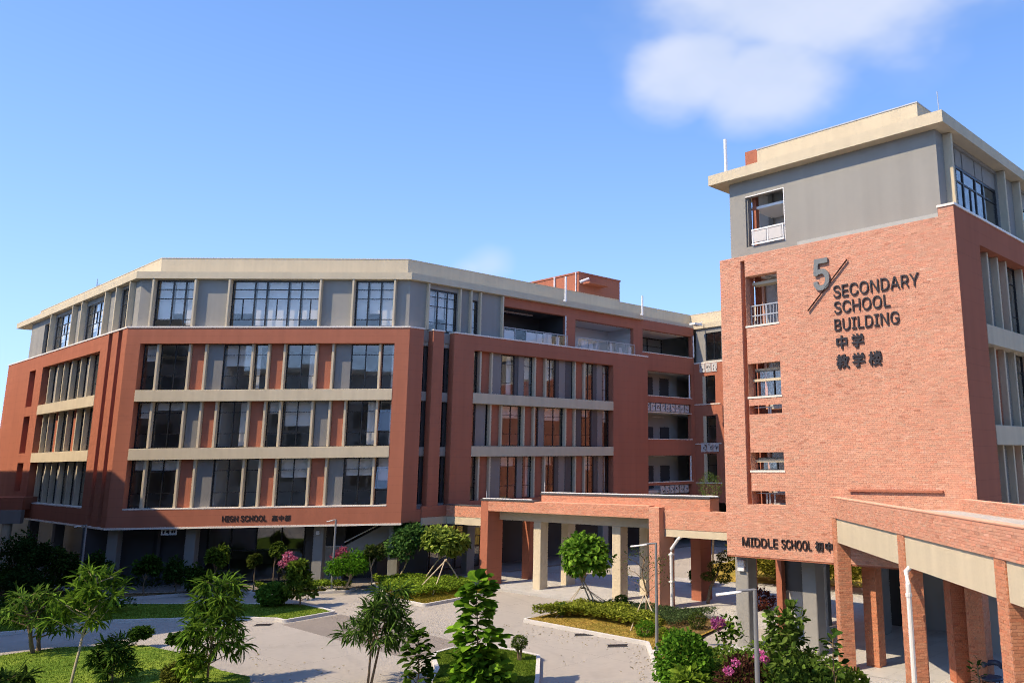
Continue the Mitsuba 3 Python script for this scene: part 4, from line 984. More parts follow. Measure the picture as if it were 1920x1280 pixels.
# ------------------------------------------------------------------ street lamps
def lamp(x, y, h, arm, label, yaw=math.pi, r=.075, base=True, z=.0):
    t = thing('street_lamp', label, 'street lamp', 'slim grey street lamps of the forecourt')
    obj('pole', MB().tube([(x, y, z), (x, y, z + h * .5), (x, y, z + h)], [r, r * .85, r * .65], 12).mesh(), 'lamp_post', t, smooth=35)
    dx, dy = math.cos(yaw), math.sin(yaw)
    pts = [(x + dx * s * arm, y + dy * s * arm, z + h - .02 - .06 * s) for s in (0, .25, .5)]
    obj('arm', MB().tube(pts, .035, 8).mesh(), 'lamp_post', t)
    fr = F((x + dx * arm * .38, y + dy * arm * .38), (dx, dy), (-dy, dx))
    m = MB(); n = 9
    prof = [(.0, .05), (.15, .11), (.5, .15), (.8, .13), (1.0, .05)]
    v = []
    for s, w in prof:
        for a in np.linspace(0, 2 * np.pi, 10, endpoint=False):
            v.append((s * arm * .72, w * math.cos(a), z + h - .07 - .12 * s * .6 + .035 * math.sin(a)))
    f = [[i * 10 + j, i * 10 + (j + 1) % 10, (i + 1) * 10 + (j + 1) % 10, (i + 1) * 10 + j] for i in range(4) for j in range(10)]
    m.add(fr.M(np.array(v)), np.array(f))
    obj('lamp_head', m.mesh(), 'white_metal', t, smooth=40)
    if base:
        obj('base', MB().cbox(F((x, y), (1, 0), (0, 1)), -.28, .28, -.28, .28, z - .05, z + .10, .02).mesh(), 'kerb', t)


lamp(2.31, 37.05, 4.45, 1.0, 'slim grey street lamp standing in the dry grass bed before the brick block', math.pi * .97, z=.12)
lamp(4.1, 23.3, 4.5, .95, 'grey street lamp rising out of the flowering shrubs before the brick block', math.pi * .97, r=.08, z=.12)
lamp(-17.2, 57.3, 4.4, .6, 'street lamp in front of the long building near the stair', math.pi * .9, r=.09, z=.12)
lamp(-32.0, 56.2, 4.4, .8, 'shaded street lamp before the left corner of the long building', math.pi * .9, r=.08, z=.12)

# ------------------------------------------------------------------ plants
LEAFSHAPES = {                                                   # (along, across, lift) with the midrib folded
    'lance': ([(0, 0, 0), (.3, .5, .06), (.3, -.5, .06), (.35, 0, 0), (.7, .42, .04), (.7, -.42, .04), (.72, 0, -.02), (1, 0, -.10)],
              [(0, 3, 1), (0, 2, 3), (1, 3, 6), (1, 6, 4), (2, 6, 3), (2, 5, 6), (4, 6, 7), (5, 7, 6)]),
    'round': ([(0, 0, 0), (.22, .40, .07), (.22, -.40, .07), (.55, .52, .08), (.55, -.52, .08), (.5, 0, 0), (.85, .32, .02), (.85, -.32, .02), (1, 0, -.07)],
              [(0, 5, 1), (0, 2, 5), (1, 5, 3), (2, 4, 5), (3, 5, 6), (4, 7, 5), (6, 5, 8), (7, 8, 5)]),
    'small': ([(0, 0, 0), (.45, .5, .08), (.45, -.5, .08), (1, 0, -.03)], [(0, 3, 1), (0, 2, 3)]),
}


def leaf_mesh(pos, axis, up, L, Wd, shape, cols):
    """many leaves at once: base points, directions of the midrib, upper sides, lengths, widths, colours"""
    pv, pf = LEAFSHAPES[shape]; pv, pf = np.array(pv, float), np.array(pf)
    n = len(pos)
    a = axis / (np.linalg.norm(axis, axis=1, keepdims=True) + 1e-9)
    s = np.cross(a, up); s /= np.linalg.norm(s, axis=1, keepdims=True) + 1e-9
    u = np.cross(s, a)
    v = pos[:, None] + L[:, None, None] * (pv[None, :, :1] * a[:, None] + pv[None, :, 2:] * u[:, None]) + Wd[:, None, None] * pv[None, :, 1:2] * s[:, None]
    k = len(pv)
    return (v.reshape(-1, 3), (np.arange(n)[:, None, None] * k + pf).reshape(-1, 3)), np.repeat(cols, k, 0)


def leaf_cols(r, n, c0, c1, var=.25):
    t = r.random((n, 1)) ** 1.3
    return np.clip((np.array(c0) * (1 - t) + np.array(c1) * t) * np.exp(r.normal(0, var, (n, 1))) * 1.35, .004, .7)


def branchy(r, base, h, n, spread, start, rise=.5, lean=(0, 0)):
    """trunk points and branch polylines"""
    t = np.linspace(0, 1, 7)
    wob = np.cumsum(r.normal(0, .02 * h, (7, 2)), 0) * t[:, None]
    trunk = np.column_stack([base[0] + wob[:, 0] + lean[0] * t, base[1] + wob[:, 1] + lean[1] * t, base[2] + h * t])
    br = []
    for i in range(n):
        s = start + (1 - start) * (i + r.random()) / n
        o = np.array([np.interp(s, t, trunk[:, k]) for k in range(3)])
        a = i * 2.4 + r.normal(0, .4); ln = spread * (1.05 - .55 * (s - start) / (1 - start + 1e-6)) * r.uniform(.75, 1.2)
        d = np.array([math.cos(a), math.sin(a), rise * r.uniform(.6, 1.4)])
        q = np.linspace(0, 1, 5)[:, None]
        p = o + q * d * ln + np.array([0, 0, 1]) * (q ** 2) * ln * r.uniform(-.15, .25)
        br.append(p)
    return trunk, br


def wood(par, trunk, br, r0, mat='bark', name='trunk'):
    m = MB().tube(trunk, np.linspace(r0, r0 * .45, len(trunk)), 8)
    obj(name, m.mesh(), mat, par, smooth=50)
    m = MB()
    for p in br:
        m.tube(p, np.linspace(r0 * .45, r0 * .14, len(p)), 5)
    if br:
        obj('branches', m.mesh(), mat, par, smooth=50, kind='stuff')


def whorl_tree(label, base, h, spread, seed, n=16, start=.3, leaf=(.34, .085), per=34, c0=(.022, .05, .008), c1=(.10, .19, .02), droop=.55, stems=1, r0=.05, shape='lance', rise=.45, cat='tree', name='young_tree', group=None, tip=.5, mat='bark', lean=(0, 0)):
    """a young tree whose leaves sit in drooping tufts along the outer branches"""
    r = np.random.default_rng(seed)
    t = thing(name, label, cat, group)
    P_, A_ = [], []
    for s in range(stems):
        off = np.array([r.normal(0, .13), r.normal(0, .13), 0]) * (stems > 1)
        hh = h * (1 - .16 * s)
        tr, br = branchy(r, np.array(base) + off, (hh - .5 if hh > 2.2 else hh * .72), max(4, n // stems), spread, start, rise, (lean[0] + off[0] * 3, lean[1] + off[1] * 3))
        wood(t, tr, br, r0, mat)
        tufts = [(p[-1], p[-1] - p[-2]) for p in br] + [(p[-2] * .5 + p[-3] * .5, p[-2] - p[-3]) for p in br] + [(p[-1] * .5 + p[-2] * .5, p[-1] - p[-2]) for p in br] + [(tr[-1], np.array([0, 0, 1.0]))] * 2
        for o, d in tufts:
            m = r.poisson(per / 3) + 4
            d = d / (np.linalg.norm(d) + 1e-9)
            q = r.normal(0, 1, (m, 3)); q /= np.linalg.norm(q, axis=1, keepdims=True)
            ax = q * .9 + d * tip + np.array([0, 0, -droop]) * r.uniform(.3, 1.3, (m, 1))
            P_.append(o + q * r.uniform(0, .16, (m, 1)) * (h / 4.5)); A_.append(ax)
    pos, ax = np.vstack(P_), np.vstack(A_); k = len(pos)
    up = np.array([0, 0, 1.0]) + r.normal(0, .35, (k, 3))
    L = leaf[0] * r.uniform(.6, 1.25, k); Wd = leaf[1] * r.uniform(.75, 1.25, k)
    (v, f), c = leaf_mesh(pos, ax, up, L, Wd, shape, leaf_cols(r, k, c0, c1))
    obj('crown', (v, f), 'leaf', t, color=c)
    return t


def clump(r, centre, rad, n, flat=1.0, hollow=.35):
    """points spread through an uneven blob, denser near its surface"""
    q = r.normal(0, 1, (n, 3)); q /= np.linalg.norm(q, axis=1, keepdims=True)
    rr = (hollow + (1 - hollow) * r.random((n, 1)) ** .5)
    rr = rr * (.72 + .55 * meshkit.fbm(q * 1.7 + centre[None] * .9, 3, 5)[:, None])
    return centre + q * rr * rad * np.array([1, 1, flat]), q


def round_tree(label, base, h, cen, rad, seed, flat=.75, n=2600, leaf=(.17, .10), c0=(.03, .07, .008), c1=(.15, .27, .03), r0=.06, trunk_top=.6, lobes=9, shape='round', stems=1, lean=(0, 0), cat='tree', name='round_crown_tree', group=None, mat='pale_bark'):
    """a trunk and a crown of many leaves gathered in clumps with gaps between them"""
    r = np.random.default_rng(seed)
    t = thing(name, label, cat, group)
    b = np.array(base, float); c = np.array(cen, float)
    for s in range(stems):
        off = np.array([r.normal(0, .1), r.normal(0, .1), 0]) * (stems > 1)
        top = c + np.array([r.normal(0, .2 * rad), r.normal(0, .2 * rad), -rad * flat * .55])
        k = np.linspace(0, 1, 6)[:, None]
        tr = (b + off) * (1 - k) + top * k + np.array([r.normal(0, .08), r.normal(0, .08), 0]) * np.sin(k * 3.1)
        cents = []
        for i in range(lobes):
            q = r.normal(0, 1, 3); q[2] = abs(q[2]) * .9 - .25; q /= np.linalg.norm(q)
            cents.append(c + q * rad * r.uniform(.45, .78) * np.array([1, 1, flat]))
        br = [np.array([tr[-2], (tr[-1] + e) / 2 + np.array([0, 0, -.1 * rad]), e]) for e in cents]
        wood(t, tr, br, r0, mat)
    P_, Q_ = [], []
    for e in cents:
        p, q = clump(r, e, rad * r.uniform(.36, .52), n // lobes, flat * 1.05)
        P_.append(p); Q_.append(q)
    pos, q = np.vstack(P_), np.vstack(Q_); k = len(pos)
    ax = q * .8 + r.normal(0, .55, (k, 3)) + np.array([0, 0, -.25]); up = q * .4 + np.array([0, 0, 1.0]) + r.normal(0, .35, (k, 3))
    L = leaf[0] * r.uniform(.6, 1.3, k); Wd = leaf[1] * r.uniform(.8, 1.3, k)
    (v, f), col = leaf_mesh(pos, ax, up, L, Wd, shape, leaf_cols(r, k, c0, c1))
    obj('crown', (v, f), 'leaf', t, color=col)
    return t


def shrub(label, cen, rad, seed, flat=.8, n=1400, leaf=(.09, .06), c0=(.03, .07, .008), c1=(.14, .25, .03), shape='small', name='round_shrub', cat='shrub', group=None, flowers=0, fcol=((.45, .05, .22), (.75, .22, .50)), kind=None, var=.25, frad=.16):
    r = np.random.default_rng(seed)
    t = thing(name, label, cat, group)
    c = np.array(cen, float)
    st = MB()
    for i in range(6):
        a = i * 1.05; e = c + np.array([math.cos(a), math.sin(a), .2]) * rad * .55
        st.tube(np.array([[c[0] + .05 * math.cos(a), c[1] + .05 * math.sin(a), .1], (np.array([c[0], c[1], .1]) + e) / 2, e]), [.03, .022, .012], 5)
    obj('stems', st.mesh(), 'bark', t)
    pos, q = clump(r, c, rad, n, flat, .5)
    pos = pos[pos[:, 2] > .12]; k = len(pos); q = (pos - c); q /= np.linalg.norm(q, axis=1, keepdims=True) + 1e-6
    ax = q + r.normal(0, .6, (k, 3)); up = q + r.normal(0, .4, (k, 3)) + np.array([0, 0, .5])
    L = leaf[0] * r.uniform(.6, 1.3, k); Wd = leaf[1] * r.uniform(.8, 1.3, k)
    (v, f), col = leaf_mesh(pos, ax, up, L, Wd, shape, leaf_cols(r, k, c0, c1, var))
    obj('foliage', (v, f), 'leaf', t, color=col)
    for i in range(flowers):
        q = r.normal(0, 1, 3); q[2] = abs(q[2]) + .5; q[1] -= .5; q /= np.linalg.norm(q)
        flower_head(t, c + q * rad * np.array([.9, .9, flat * 1.05]), frad * r.uniform(.7, 1.2), r, fcol)
    return t


def flower_head(par, cen, rad, r, fcol):
    n = 90
    q = r.normal(0, 1, (n, 3)); q /= np.linalg.norm(q, axis=1, keepdims=True)
    pos = np.array(cen) + q * rad * r.uniform(.4, 1, (n, 1)) * np.array([1, 1, .8])
    (v, f), col = leaf_mesh(pos, q + r.normal(0, .5, (n, 3)), q + r.normal(0, .5, (n, 3)), rad * r.uniform(.4, .7, n), rad * r.uniform(.35, .6, n), 'small', leaf_cols(r, n, fcol[0], fcol[1], .15))
    obj('flower', (v, f), 'petal', par, color=col)


def broadleaf(label, base, h, rad, seed, tiers=7, per=11, leaf=(.34, .26), c0=(.02, .055, .006), c1=(.09, .17, .015), max_parts=130, taper=.6, gap=True, shape='round'):
    """an upright plant with big rounded leaves in tiers; each leaf is a part of its own"""
    r = np.random.default_rng(seed)
    t = thing('broadleaf_plant', label, 'plant')
    b = np.array(base, float)
    k = np.linspace(0, 1, 7)[:, None]
    tr = b + k * np.array([r.normal(0, .1), r.normal(0, .1), h * .95]) + np.sin(k * 5) * np.array([.04, .02, 0])
    br, leaves = [], []
    for i in range(tiers):
        s = .12 + .88 * (i + .3) / tiers
        o = np.array([np.interp(s, k[:, 0], tr[:, j]) for j in range(3)])
        w = rad * (1.0 - taper * s ** 2.2) * r.uniform(.6, 1.2)
        for j in range(3):
            a = i * 1.1 + j * 2.09 + r.normal(0, .3)
            e = o + np.array([math.cos(a), math.sin(a), r.uniform(.15, .5)]) * w * .7
            br.append(np.array([o, (o + e) / 2 + [0, 0, .03], e]))
            for _ in range(per // 3 + 1):
                aa = a + r.normal(0, .7); rr = r.uniform(.35, 1.0)
                p = o + np.array([math.cos(aa) * w * .62 * rr, math.sin(aa) * w * .62 * rr, r.normal(.08, .10)])
                leaves.append((p, np.array([math.cos(aa + r.normal(0, .5)), math.sin(aa + r.normal(0, .5)), r.uniform(-.45, .35)])))
    for _ in range(7):
        a = r.uniform(0, 6.28); leaves.append((tr[-1] + r.normal(0, .05, 3), np.array([math.cos(a), math.sin(a), r.uniform(.3, 1.3)])))
    wood(t, tr, br, .035)
    r.shuffle(leaves)
    for i, (p, a) in enumerate(leaves[:max_parts]):
        (v, f), c = leaf_mesh(p[None], a[None], (np.array([0, 0, 1.0]) + r.normal(0, .35, 3))[None], np.array([leaf[0] * r.uniform(.6, 1.2)]), np.array([leaf[1] * r.uniform(.7, 1.2)]), shape, leaf_cols(r, 1, c0, c1))
        obj('leaf', (v, f), 'leaf', t, color=c)
    rest = leaves[max_parts:]
    if rest:
        n = len(rest); p = np.array([x[0] for x in rest]); a = np.array([x[1] for x in rest])
        (v, f), c = leaf_mesh(p, a, np.array([0, 0, 1.0]) + r.normal(0, .35, (n, 3)), leaf[0] * r.uniform(.6, 1.2, n), leaf[1] * r.uniform(.7, 1.2, n), shape, leaf_cols(r, n, c0, c1))
        obj('foliage', (v, f), 'leaf', t, color=c, kind='stuff')
    return t


def cover(name, poly, n, z, h, seed, c0, c1, label, leaf=(.11, .07), shape='small', cat='ground cover', bump=.5):
    """low planting that reads as one mass"""
    p, r = scatter(poly, n, seed)
    hh = h * (.35 + bump * 1.3 * meshkit.fbm(np.column_stack([p * .9, np.zeros(n)]), 3, seed)) * (.25 + .75 * r.random(n) ** .5)
    pos = np.column_stack([p, z + hh]); a = r.uniform(0, 6.28, n)
    ax = np.stack([np.cos(a), np.sin(a), r.uniform(-.1, 1.0, n)], 1); up = np.array([0, 0, 1.0]) + r.normal(0, .5, (n, 3))
    (v, f), c = leaf_mesh(pos, ax, up, leaf[0] * r.uniform(.6, 1.3, n), leaf[1] * r.uniform(.7, 1.3, n), shape, leaf_cols(r, n, c0, c1))
    obj(name, (v, f), 'leaf', color=c, kind='stuff', label=label, cat=cat)


def stakes(label, top, feet, rad=.03):
    t = thing('tree_stakes', label, 'tree stakes')
    for x, y in feet:
        obj('stake', MB().tube([np.array(top) + r_(.06), (x, y, .1)], rad, 6).mesh(), 'wood_stake', t)
    obj('tie', MB().tube([np.array(top) + [-.12, 0, -.12], np.array(top) + [.12, .03, -.1]], .045, 8).mesh(), 'bark', t)


_rs = np.random.default_rng(77)
def r_(s): return _rs.normal(0, s, 3) * np.array([1, 1, .3])


DARK0, DARK1 = (.014, .035, .007), (.06, .12, .016)
MID0, MID1 = (.028, .065, .008), (.11, .20, .022)
LIME0, LIME1 = (.07, .13, .012), (.24, .34, .04)
# foreground trees
whorl_tree('bushy light green young tree with two stems at the far left of the near lawn', (-24.7, 41.0, .1), 2.95, 1.15, 101, n=30, start=.25, leaf=(.42, .085), per=22, c0=(.03, .07, .012), c1=(.15, .25, .04), stems=2, r0=.09)
whorl_tree('tall forked young tree with pale stem on the near lawn', (-19.6, 34.6, .1), 4.3, 1.1, 102, n=24, start=.42, leaf=(.44, .085), per=20, c0=MID0, c1=(.16, .27, .03), r0=.055, mat='pale_bark', lean=(.35, .2), rise=.6)
whorl_tree('dark dense shrub with narrow leaves on the near lawn, right of the forked tree', (-18.3, 34.9, .1), 1.85, .7, 103, n=22, start=.12, leaf=(.38, .075), per=26, c0=DARK0, c1=(.10, .18, .03), r0=.04)
whorl_tree('tallest drooping young tree at the right end of the near lawn', (-14.55, 34.2, .1), 4.0, 1.0, 104, n=38, start=.2, leaf=(.50, .08), per=22, c0=(.02, .05, .008), c1=(.15, .26, .03), droop=.8, r0=.05)
shrub('small reddish green bush under the drooping tree', (-15.9, 34.6, .42), .45, 105, n=900, leaf=(.14, .07), c0=(.035, .04, .01), c1=(.14, .16, .025), name='low_bush')
whorl_tree('yellow green leafy bush at the foot of the drooping tree', (-14.9, 33.7, .1), 1.45, .55, 106, n=14, start=.1, leaf=(.26, .10), per=24, c0=LIME0, c1=LIME1, r0=.03, name='leafy_bush', cat='bush')
round_tree('small dark ball shaped tree beside the shaded path', (-20.9, 41.6, .1), 1.1, (-20.9, 41.6, .62), .46, 107, flat=.9, n=1500, leaf=(.13, .08), c0=DARK0, c1=DARK1, r0=.035, lobes=7, name='ball_tree')
round_tree('small dark tree with thin trunk at the edge of the near lawn', (-17.6, 38.2, .1), 1.25, (-17.55, 38.2, .95), .40, 108, flat=.75, n=1000, leaf=(.15, .09), c0=DARK0, c1=DARK1, r0=.03, lobes=6, name='small_tree', mat='bark')
whorl_tree('two stemmed dark young tree standing on the beige forecourt edge', (-8.62, 33.6, .0), 3.75, 1.1, 109, n=34, start=.42, leaf=(.46, .07), per=22, c0=(.016, .036, .008), c1=(.11, .20, .035), droop=.5, stems=2, r0=.05, lean=(.15, 0), rise=.25)
broadleaf('slender plant with dark rounded leaves in the middle foreground', (-6.55, 32.3, .0), 2.1, .9, 110, tiers=9, per=14, leaf=(.36, .27), c0=(.018, .045, .006), c1=(.07, .13, .014), max_parts=110)
broadleaf('large plant with bright green big leaves on the small lawn island', (-4.45, 32.2, .1), 3.95, 1.22, 111, tiers=10, per=32, leaf=(.50, .38), c0=(.03, .09, .008), c1=(.16, .30, .022), max_parts=290, taper=.45)
shrub('leafy green undergrowth around the large leaved plant on the lawn island', (-4.3, 32.3, .55), .95, 114, .75, 700, (.34, .25), (.03, .085, .008), (.14, .26, .025), shape='round', name='leafy_bush', cat='bush')
shrub('round ball shrub behind the large leaved plant', (-3.35, 36.6, .8), .33, 112, n=900, leaf=(.07, .05), c0=DARK0, c1=(.09, .14, .02))
whorl_tree('top of a dark leafy branch at the bottom left corner', (-19.3, 30.0, .1), 1.75, .9, 113, n=10, start=.5, leaf=(.42, .12), per=14, c0=DARK0, c1=(.05, .08, .015), droop=.5, r0=.03, name='leafy_bush', cat='bush')
# before the long building
round_tree('dark green tree with leaning trunk left of the portal', (-14.0, 60.4, .1), 4.3, (-13.0, 59.6, 2.7), 1.5, 121, flat=1.0, n=3600, leaf=(.20, .13), c0=(.02, .06, .015), c1=(.10, .20, .05), r0=.07, lobes=12, lean=(.6, 0))
round_tree('light green large leaved tree directly left of the portal', (-11.9, 58.9, .1), 3.9, (-10.5, 58.4, 2.75), 1.5, 122, flat=.72, n=1700, leaf=(.36, .24), c0=(.08, .13, .02), c1=(.30, .38, .08), r0=.07, lobes=9)
stakes('pale stakes propping the light green tree left of the portal', (-10.0, 57.0, 1.9), ((-11.6, 55.2), (-10.3, 54.4), (-8.9, 57.6)), .04)
round_tree('feathery bright green tree in the bed by the street lamp', (-16.6, 57.6, .1), 2.4, (-16.2, 57.2, 1.65), 1.4, 123, flat=.6, n=2600, leaf=(.26, .07), c0=(.03, .09, .008), c1=(.10, .24, .015), r0=.08, lobes=8, shape='lance', stems=2)
round_tree('thin dull green tree under the stair', (-14.9, 58.0, .1), 3.0, (-14.9, 58.0, 2.1), .7, 124, flat=1.2, n=900, leaf=(.18, .09), c0=DARK0, c1=(.08, .10, .025), r0=.05, lobes=6)
whorl_tree('dense yellow green young tree beside the pink flowers', (-17.2, 51.6, .1), 2.75, .75, 125, n=30, start=.12, leaf=(.28, .15), per=26, c0=(.03, .055, .008), c1=(.16, .24, .03), r0=.05, shape='round', droop=.2)
shrub('low rounded green bush left of the yellow green tree', (-18.8, 51.8, .75), .8, 126, flat=.7, n=1600, leaf=(.2, .13), c0=(.03, .075, .01), c1=(.12, .22, .03), shape='round', name='low_bush')
t = whorl_tree('pink flowering young tree behind the yellow green tree', (-18.9, 54.0, .1), 2.7, .5, 127, n=10, start=.4, leaf=(.2, .09), per=14, c0=DARK0, c1=(.08, .07, .03), r0=.04, name='flowering_tree')
rf = np.random.default_rng(3)
for q in ((-18.8, 53.7, 2.7), (-18.5, 53.6, 2.4), (-19.0, 53.6, 2.3)):
    flower_head(t, q, .26, rf, ((.28, .05, .11), (.48, .20, .28)))
t = whorl_tree('pink flowering tree in front of the entrance wall', (-17.2, 58.4, .1), 2.5, .5, 128, n=9, start=.4, leaf=(.2, .09), per=10, c0=DARK0, c1=(.09, .06, .03), r0=.04, name='flowering_tree')
for q in ((-17.0, 58.3, 2.4), (-16.7, 58.2, 2.15), (-17.3, 58.2, 2.05)):
    flower_head(t, q, .32, rf, ((.22, .04, .08), (.36, .12, .17)))
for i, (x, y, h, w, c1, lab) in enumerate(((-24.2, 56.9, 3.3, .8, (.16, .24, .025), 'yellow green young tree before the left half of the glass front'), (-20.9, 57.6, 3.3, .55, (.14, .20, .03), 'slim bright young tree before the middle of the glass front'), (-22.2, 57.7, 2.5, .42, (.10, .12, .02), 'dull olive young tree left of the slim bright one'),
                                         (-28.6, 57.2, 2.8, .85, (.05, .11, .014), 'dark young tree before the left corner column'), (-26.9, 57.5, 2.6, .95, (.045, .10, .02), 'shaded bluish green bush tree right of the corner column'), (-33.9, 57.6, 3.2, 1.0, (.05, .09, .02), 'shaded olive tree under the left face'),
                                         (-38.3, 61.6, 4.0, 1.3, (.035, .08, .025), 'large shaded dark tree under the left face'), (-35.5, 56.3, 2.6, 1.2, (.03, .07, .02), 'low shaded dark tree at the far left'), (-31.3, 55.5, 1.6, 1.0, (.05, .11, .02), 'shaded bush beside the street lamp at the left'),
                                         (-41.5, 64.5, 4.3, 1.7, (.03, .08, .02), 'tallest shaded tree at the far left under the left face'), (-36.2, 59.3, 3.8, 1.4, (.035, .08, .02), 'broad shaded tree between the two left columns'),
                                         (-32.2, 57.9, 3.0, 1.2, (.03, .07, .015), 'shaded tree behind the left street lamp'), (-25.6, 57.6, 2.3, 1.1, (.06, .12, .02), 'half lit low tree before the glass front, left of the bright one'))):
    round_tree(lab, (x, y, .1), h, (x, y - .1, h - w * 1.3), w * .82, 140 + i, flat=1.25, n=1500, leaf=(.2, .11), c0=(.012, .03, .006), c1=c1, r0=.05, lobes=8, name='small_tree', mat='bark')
cover('hedge', sg.Polygon([(-15.4, 60.2), (-12.8, 54.6), (-11, 52.8), (-8.2, 55.2), (-8.2, 57.5), (-12, 60.1)]), 9000, .12, .85, 7, LIME0, LIME1, 'yellow green low planting in the bed left of the portal', leaf=(.17, .10))
cover('hedge', sg.Polygon([(-22.2, 58.1), (-22, 57.3), (-18.5, 56.8), (-16.2, 57.4), (-16.1, 58.1)]), 3500, .12, .75, 8, MID0, LIME1, 'green and yellow low planting before the entrance wall', leaf=(.16, .09))
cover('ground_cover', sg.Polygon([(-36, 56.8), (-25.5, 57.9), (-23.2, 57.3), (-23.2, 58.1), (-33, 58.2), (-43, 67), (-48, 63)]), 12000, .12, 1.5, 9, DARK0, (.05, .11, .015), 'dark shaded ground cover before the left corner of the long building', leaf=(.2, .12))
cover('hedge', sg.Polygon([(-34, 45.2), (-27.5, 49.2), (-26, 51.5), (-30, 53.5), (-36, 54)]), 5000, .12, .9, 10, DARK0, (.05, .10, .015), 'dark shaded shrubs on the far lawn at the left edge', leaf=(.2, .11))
# the bed before the brick block
round_tree('bright green round crowned tree before the portal opening', (-.26, 46.9, .1), 4.25, (-1.05, 47.0, 2.78), 1.5, 131, flat=.85, n=2500, leaf=(.27, .16), c0=(.04, .11, .01), c1=(.21, .37, .045), r0=.055, lobes=10, lean=(-.4, 0), stems=2)
stakes('thin dark stakes around the bright round crowned tree', (-1.0, 47.0, 1.5), ((-2.4, 45.7), (.9, 46.0), (-1.9, 48.2), (.8, 48.0)), .02)
cover('hedge', sg.Polygon([(-3.6, 45.8), (-1.0, 45.2), (1.2, 42.7), (2.4, 41.0), (2.9, 41.6), (1.2, 45.2), (-.5, 47.6), (-2.4, 47.4)]), 9000, .12, .85, 12, (.08, .11, .012), (.30, .34, .05), 'yellow green clipped hedge row in the dry bed', leaf=(.15, .10))
cover('ground_cover', sg.Polygon([(1.2, 45.8), (3.4, 42.0), (4.8, 43.5), (6.0, 44.6), (4.2, 45.8), (.6, 48.7), (-.6, 48.0)]), 9000, .12, .6, 13, (.025, .05, .018), (.10, .15, .06), 'grey green ground cover behind the hedge', leaf=(.13, .05))
for i, (x, y, z, rad, fl, c0, c1, lab) in enumerate(((-2.05, 45.9, .55, .26, 1.1, MID0, (.12, .22, .05), 'small ball shrub at the left end of the hedge'), (1.05, 47.6, .62, .36, .8, (.02, .07, .008), (.09, .19, .02), 'mushroom shaped clipped shrub behind the hedge'),
                                                  (2.0, 40.6, .42, .46, .85, (.03, .10, .008), (.11, .26, .02), 'bright green dome shrub beside the street lamp'), (3.25, 39.4, .32, .52, .65, (.04, .11, .008), (.14, .29, .02), 'flat bright green dome shrub right of the street lamp'),
                                                  (2.75, 39.9, .35, .3, .8, LIME0, (.30, .33, .05), 'small yellowish shrub behind the street lamp'), (4.55, 41.9, .5, .45, .9, DARK0, (.09, .12, .025), 'dark green rounded bush on the brown soil'))):
    shrub(lab, (x, y, z), rad, 150 + i, fl, 1300, (.07, .045), c0, c1)
t = thing('bare_tree', 'thin half bare tree with propping poles behind the street lamp', 'tree')
obj('trunk', MB().tube([(2.2, 44.6, .1), (2.3, 44.6, 1.4), (2.05, 44.7, 2.3), (2.2, 44.8, 3.2)], [.06, .05, .035, .02], 7).mesh(), 'bark', t)
m = MB()
rb = np.random.default_rng(9)
tips = []
for i in range(11):
    o = np.array([2.2, 44.65, 1.3 + i * .17]); a = i * 2.3
    e = o + np.array([math.cos(a) * 1.0, math.sin(a) * .7, .35 + rb.random() * .4]); tips.append(e)
    m.tube([o, (o + e) / 2 + [0, 0, .1], e], [.022, .015, .007], 5)
obj('branches', m.mesh(), 'bark', t, kind='stuff')
pos = np.repeat(np.array(tips), 26, 0) + rb.normal(0, .2, (286, 3)); k = len(pos)
(v, f), c = leaf_mesh(pos, rb.normal(0, 1, (k, 3)), np.array([0, 0, 1.0]) + rb.normal(0, .4, (k, 3)), np.full(k, .13), np.full(k, .06), 'small', leaf_cols(rb, k, DARK0, (.10, .16, .03)))
obj('foliage', (v, f), 'leaf', t, color=c)
stakes('pale prop poles of the half bare tree', (2.2, 44.2, 1.45), ((1.35, 41.9), (2.75, 42.2)), .032)
# flowering shrubs at the lower right
cover('ground_cover', sg.Polygon([(2.5, 34.2), (2.5, 25), (8.3, 25), (8.4, 32.3), (6.2, 34.2), (4.4, 33.6)]), 15000, .12, 1.0, 15, (.03, .06, .010), (.15, .24, .035), 'mixed low green planting filling the bed at the lower right', leaf=(.17, .10), bump=.9)
shrub('bushy bright green shrub at the foot of the street lamp bed', (2.75, 29.6, 1.35), .95, 161, 1.2, 3600, (.13, .09), (.03, .09, .01), (.12, .25, .025), shape='round', name='leafy_bush', cat='bush')
whorl_tree('yellow green broad leaved bush at the bottom edge, left of the pink flowers', (2.65, 26.6, .1), 2.1, .75, 162, n=26, start=.1, leaf=(.30, .13), per=26, c0=LIME0, c1=(.22, .32, .04), r0=.03, name='leafy_bush', cat='bush', droop=.1)
t = shrub('dark red leaved shrub with pink flower heads at the lower right', (4.15, 26.0, 1.3), .85, 163, 1.25, 2300, (.15, .08), (.025, .012, .010), (.10, .045, .03), name='flowering_shrub')
for q, s in (((3.85, 25.4, 2.3), .12), ((3.62, 25.3, 2.12), .13), ((4.55, 25.3, 2.5), .16), ((4.7, 25.4, 2.38), .11)):
    flower_head(t, q, s, rf, ((.36, .05, .20), (.60, .22, .42)))
t = thing('flowering_shrub', 'slender shrub with one dull purple flower head before the grey column', 'shrub')
obj('stem', MB().tube([(4.9, 35.0, .1), (4.85, 34.9, .9), (4.6, 34.8, 1.45)], [.05, .04, .03], 6).mesh(), 'pale_bark', t)
flower_head(t, (4.6, 34.7, 1.68), .27, rf, ((.20, .04, .14), (.42, .13, .30)))
pos = np.array([5.1, 34.9, 1.3]) + rf.normal(0, .3, (160, 3)); k = 160
(v, f), c = leaf_mesh(pos, rf.normal(0, 1, (k, 3)), np.array([0, 0, 1.0]) + rf.normal(0, .4, (k, 3)), np.full(k, .2), np.full(k, .12), 'round', leaf_cols(rf, k, DARK0, MID1))
obj('foliage', (v, f), 'leaf', t, color=c)
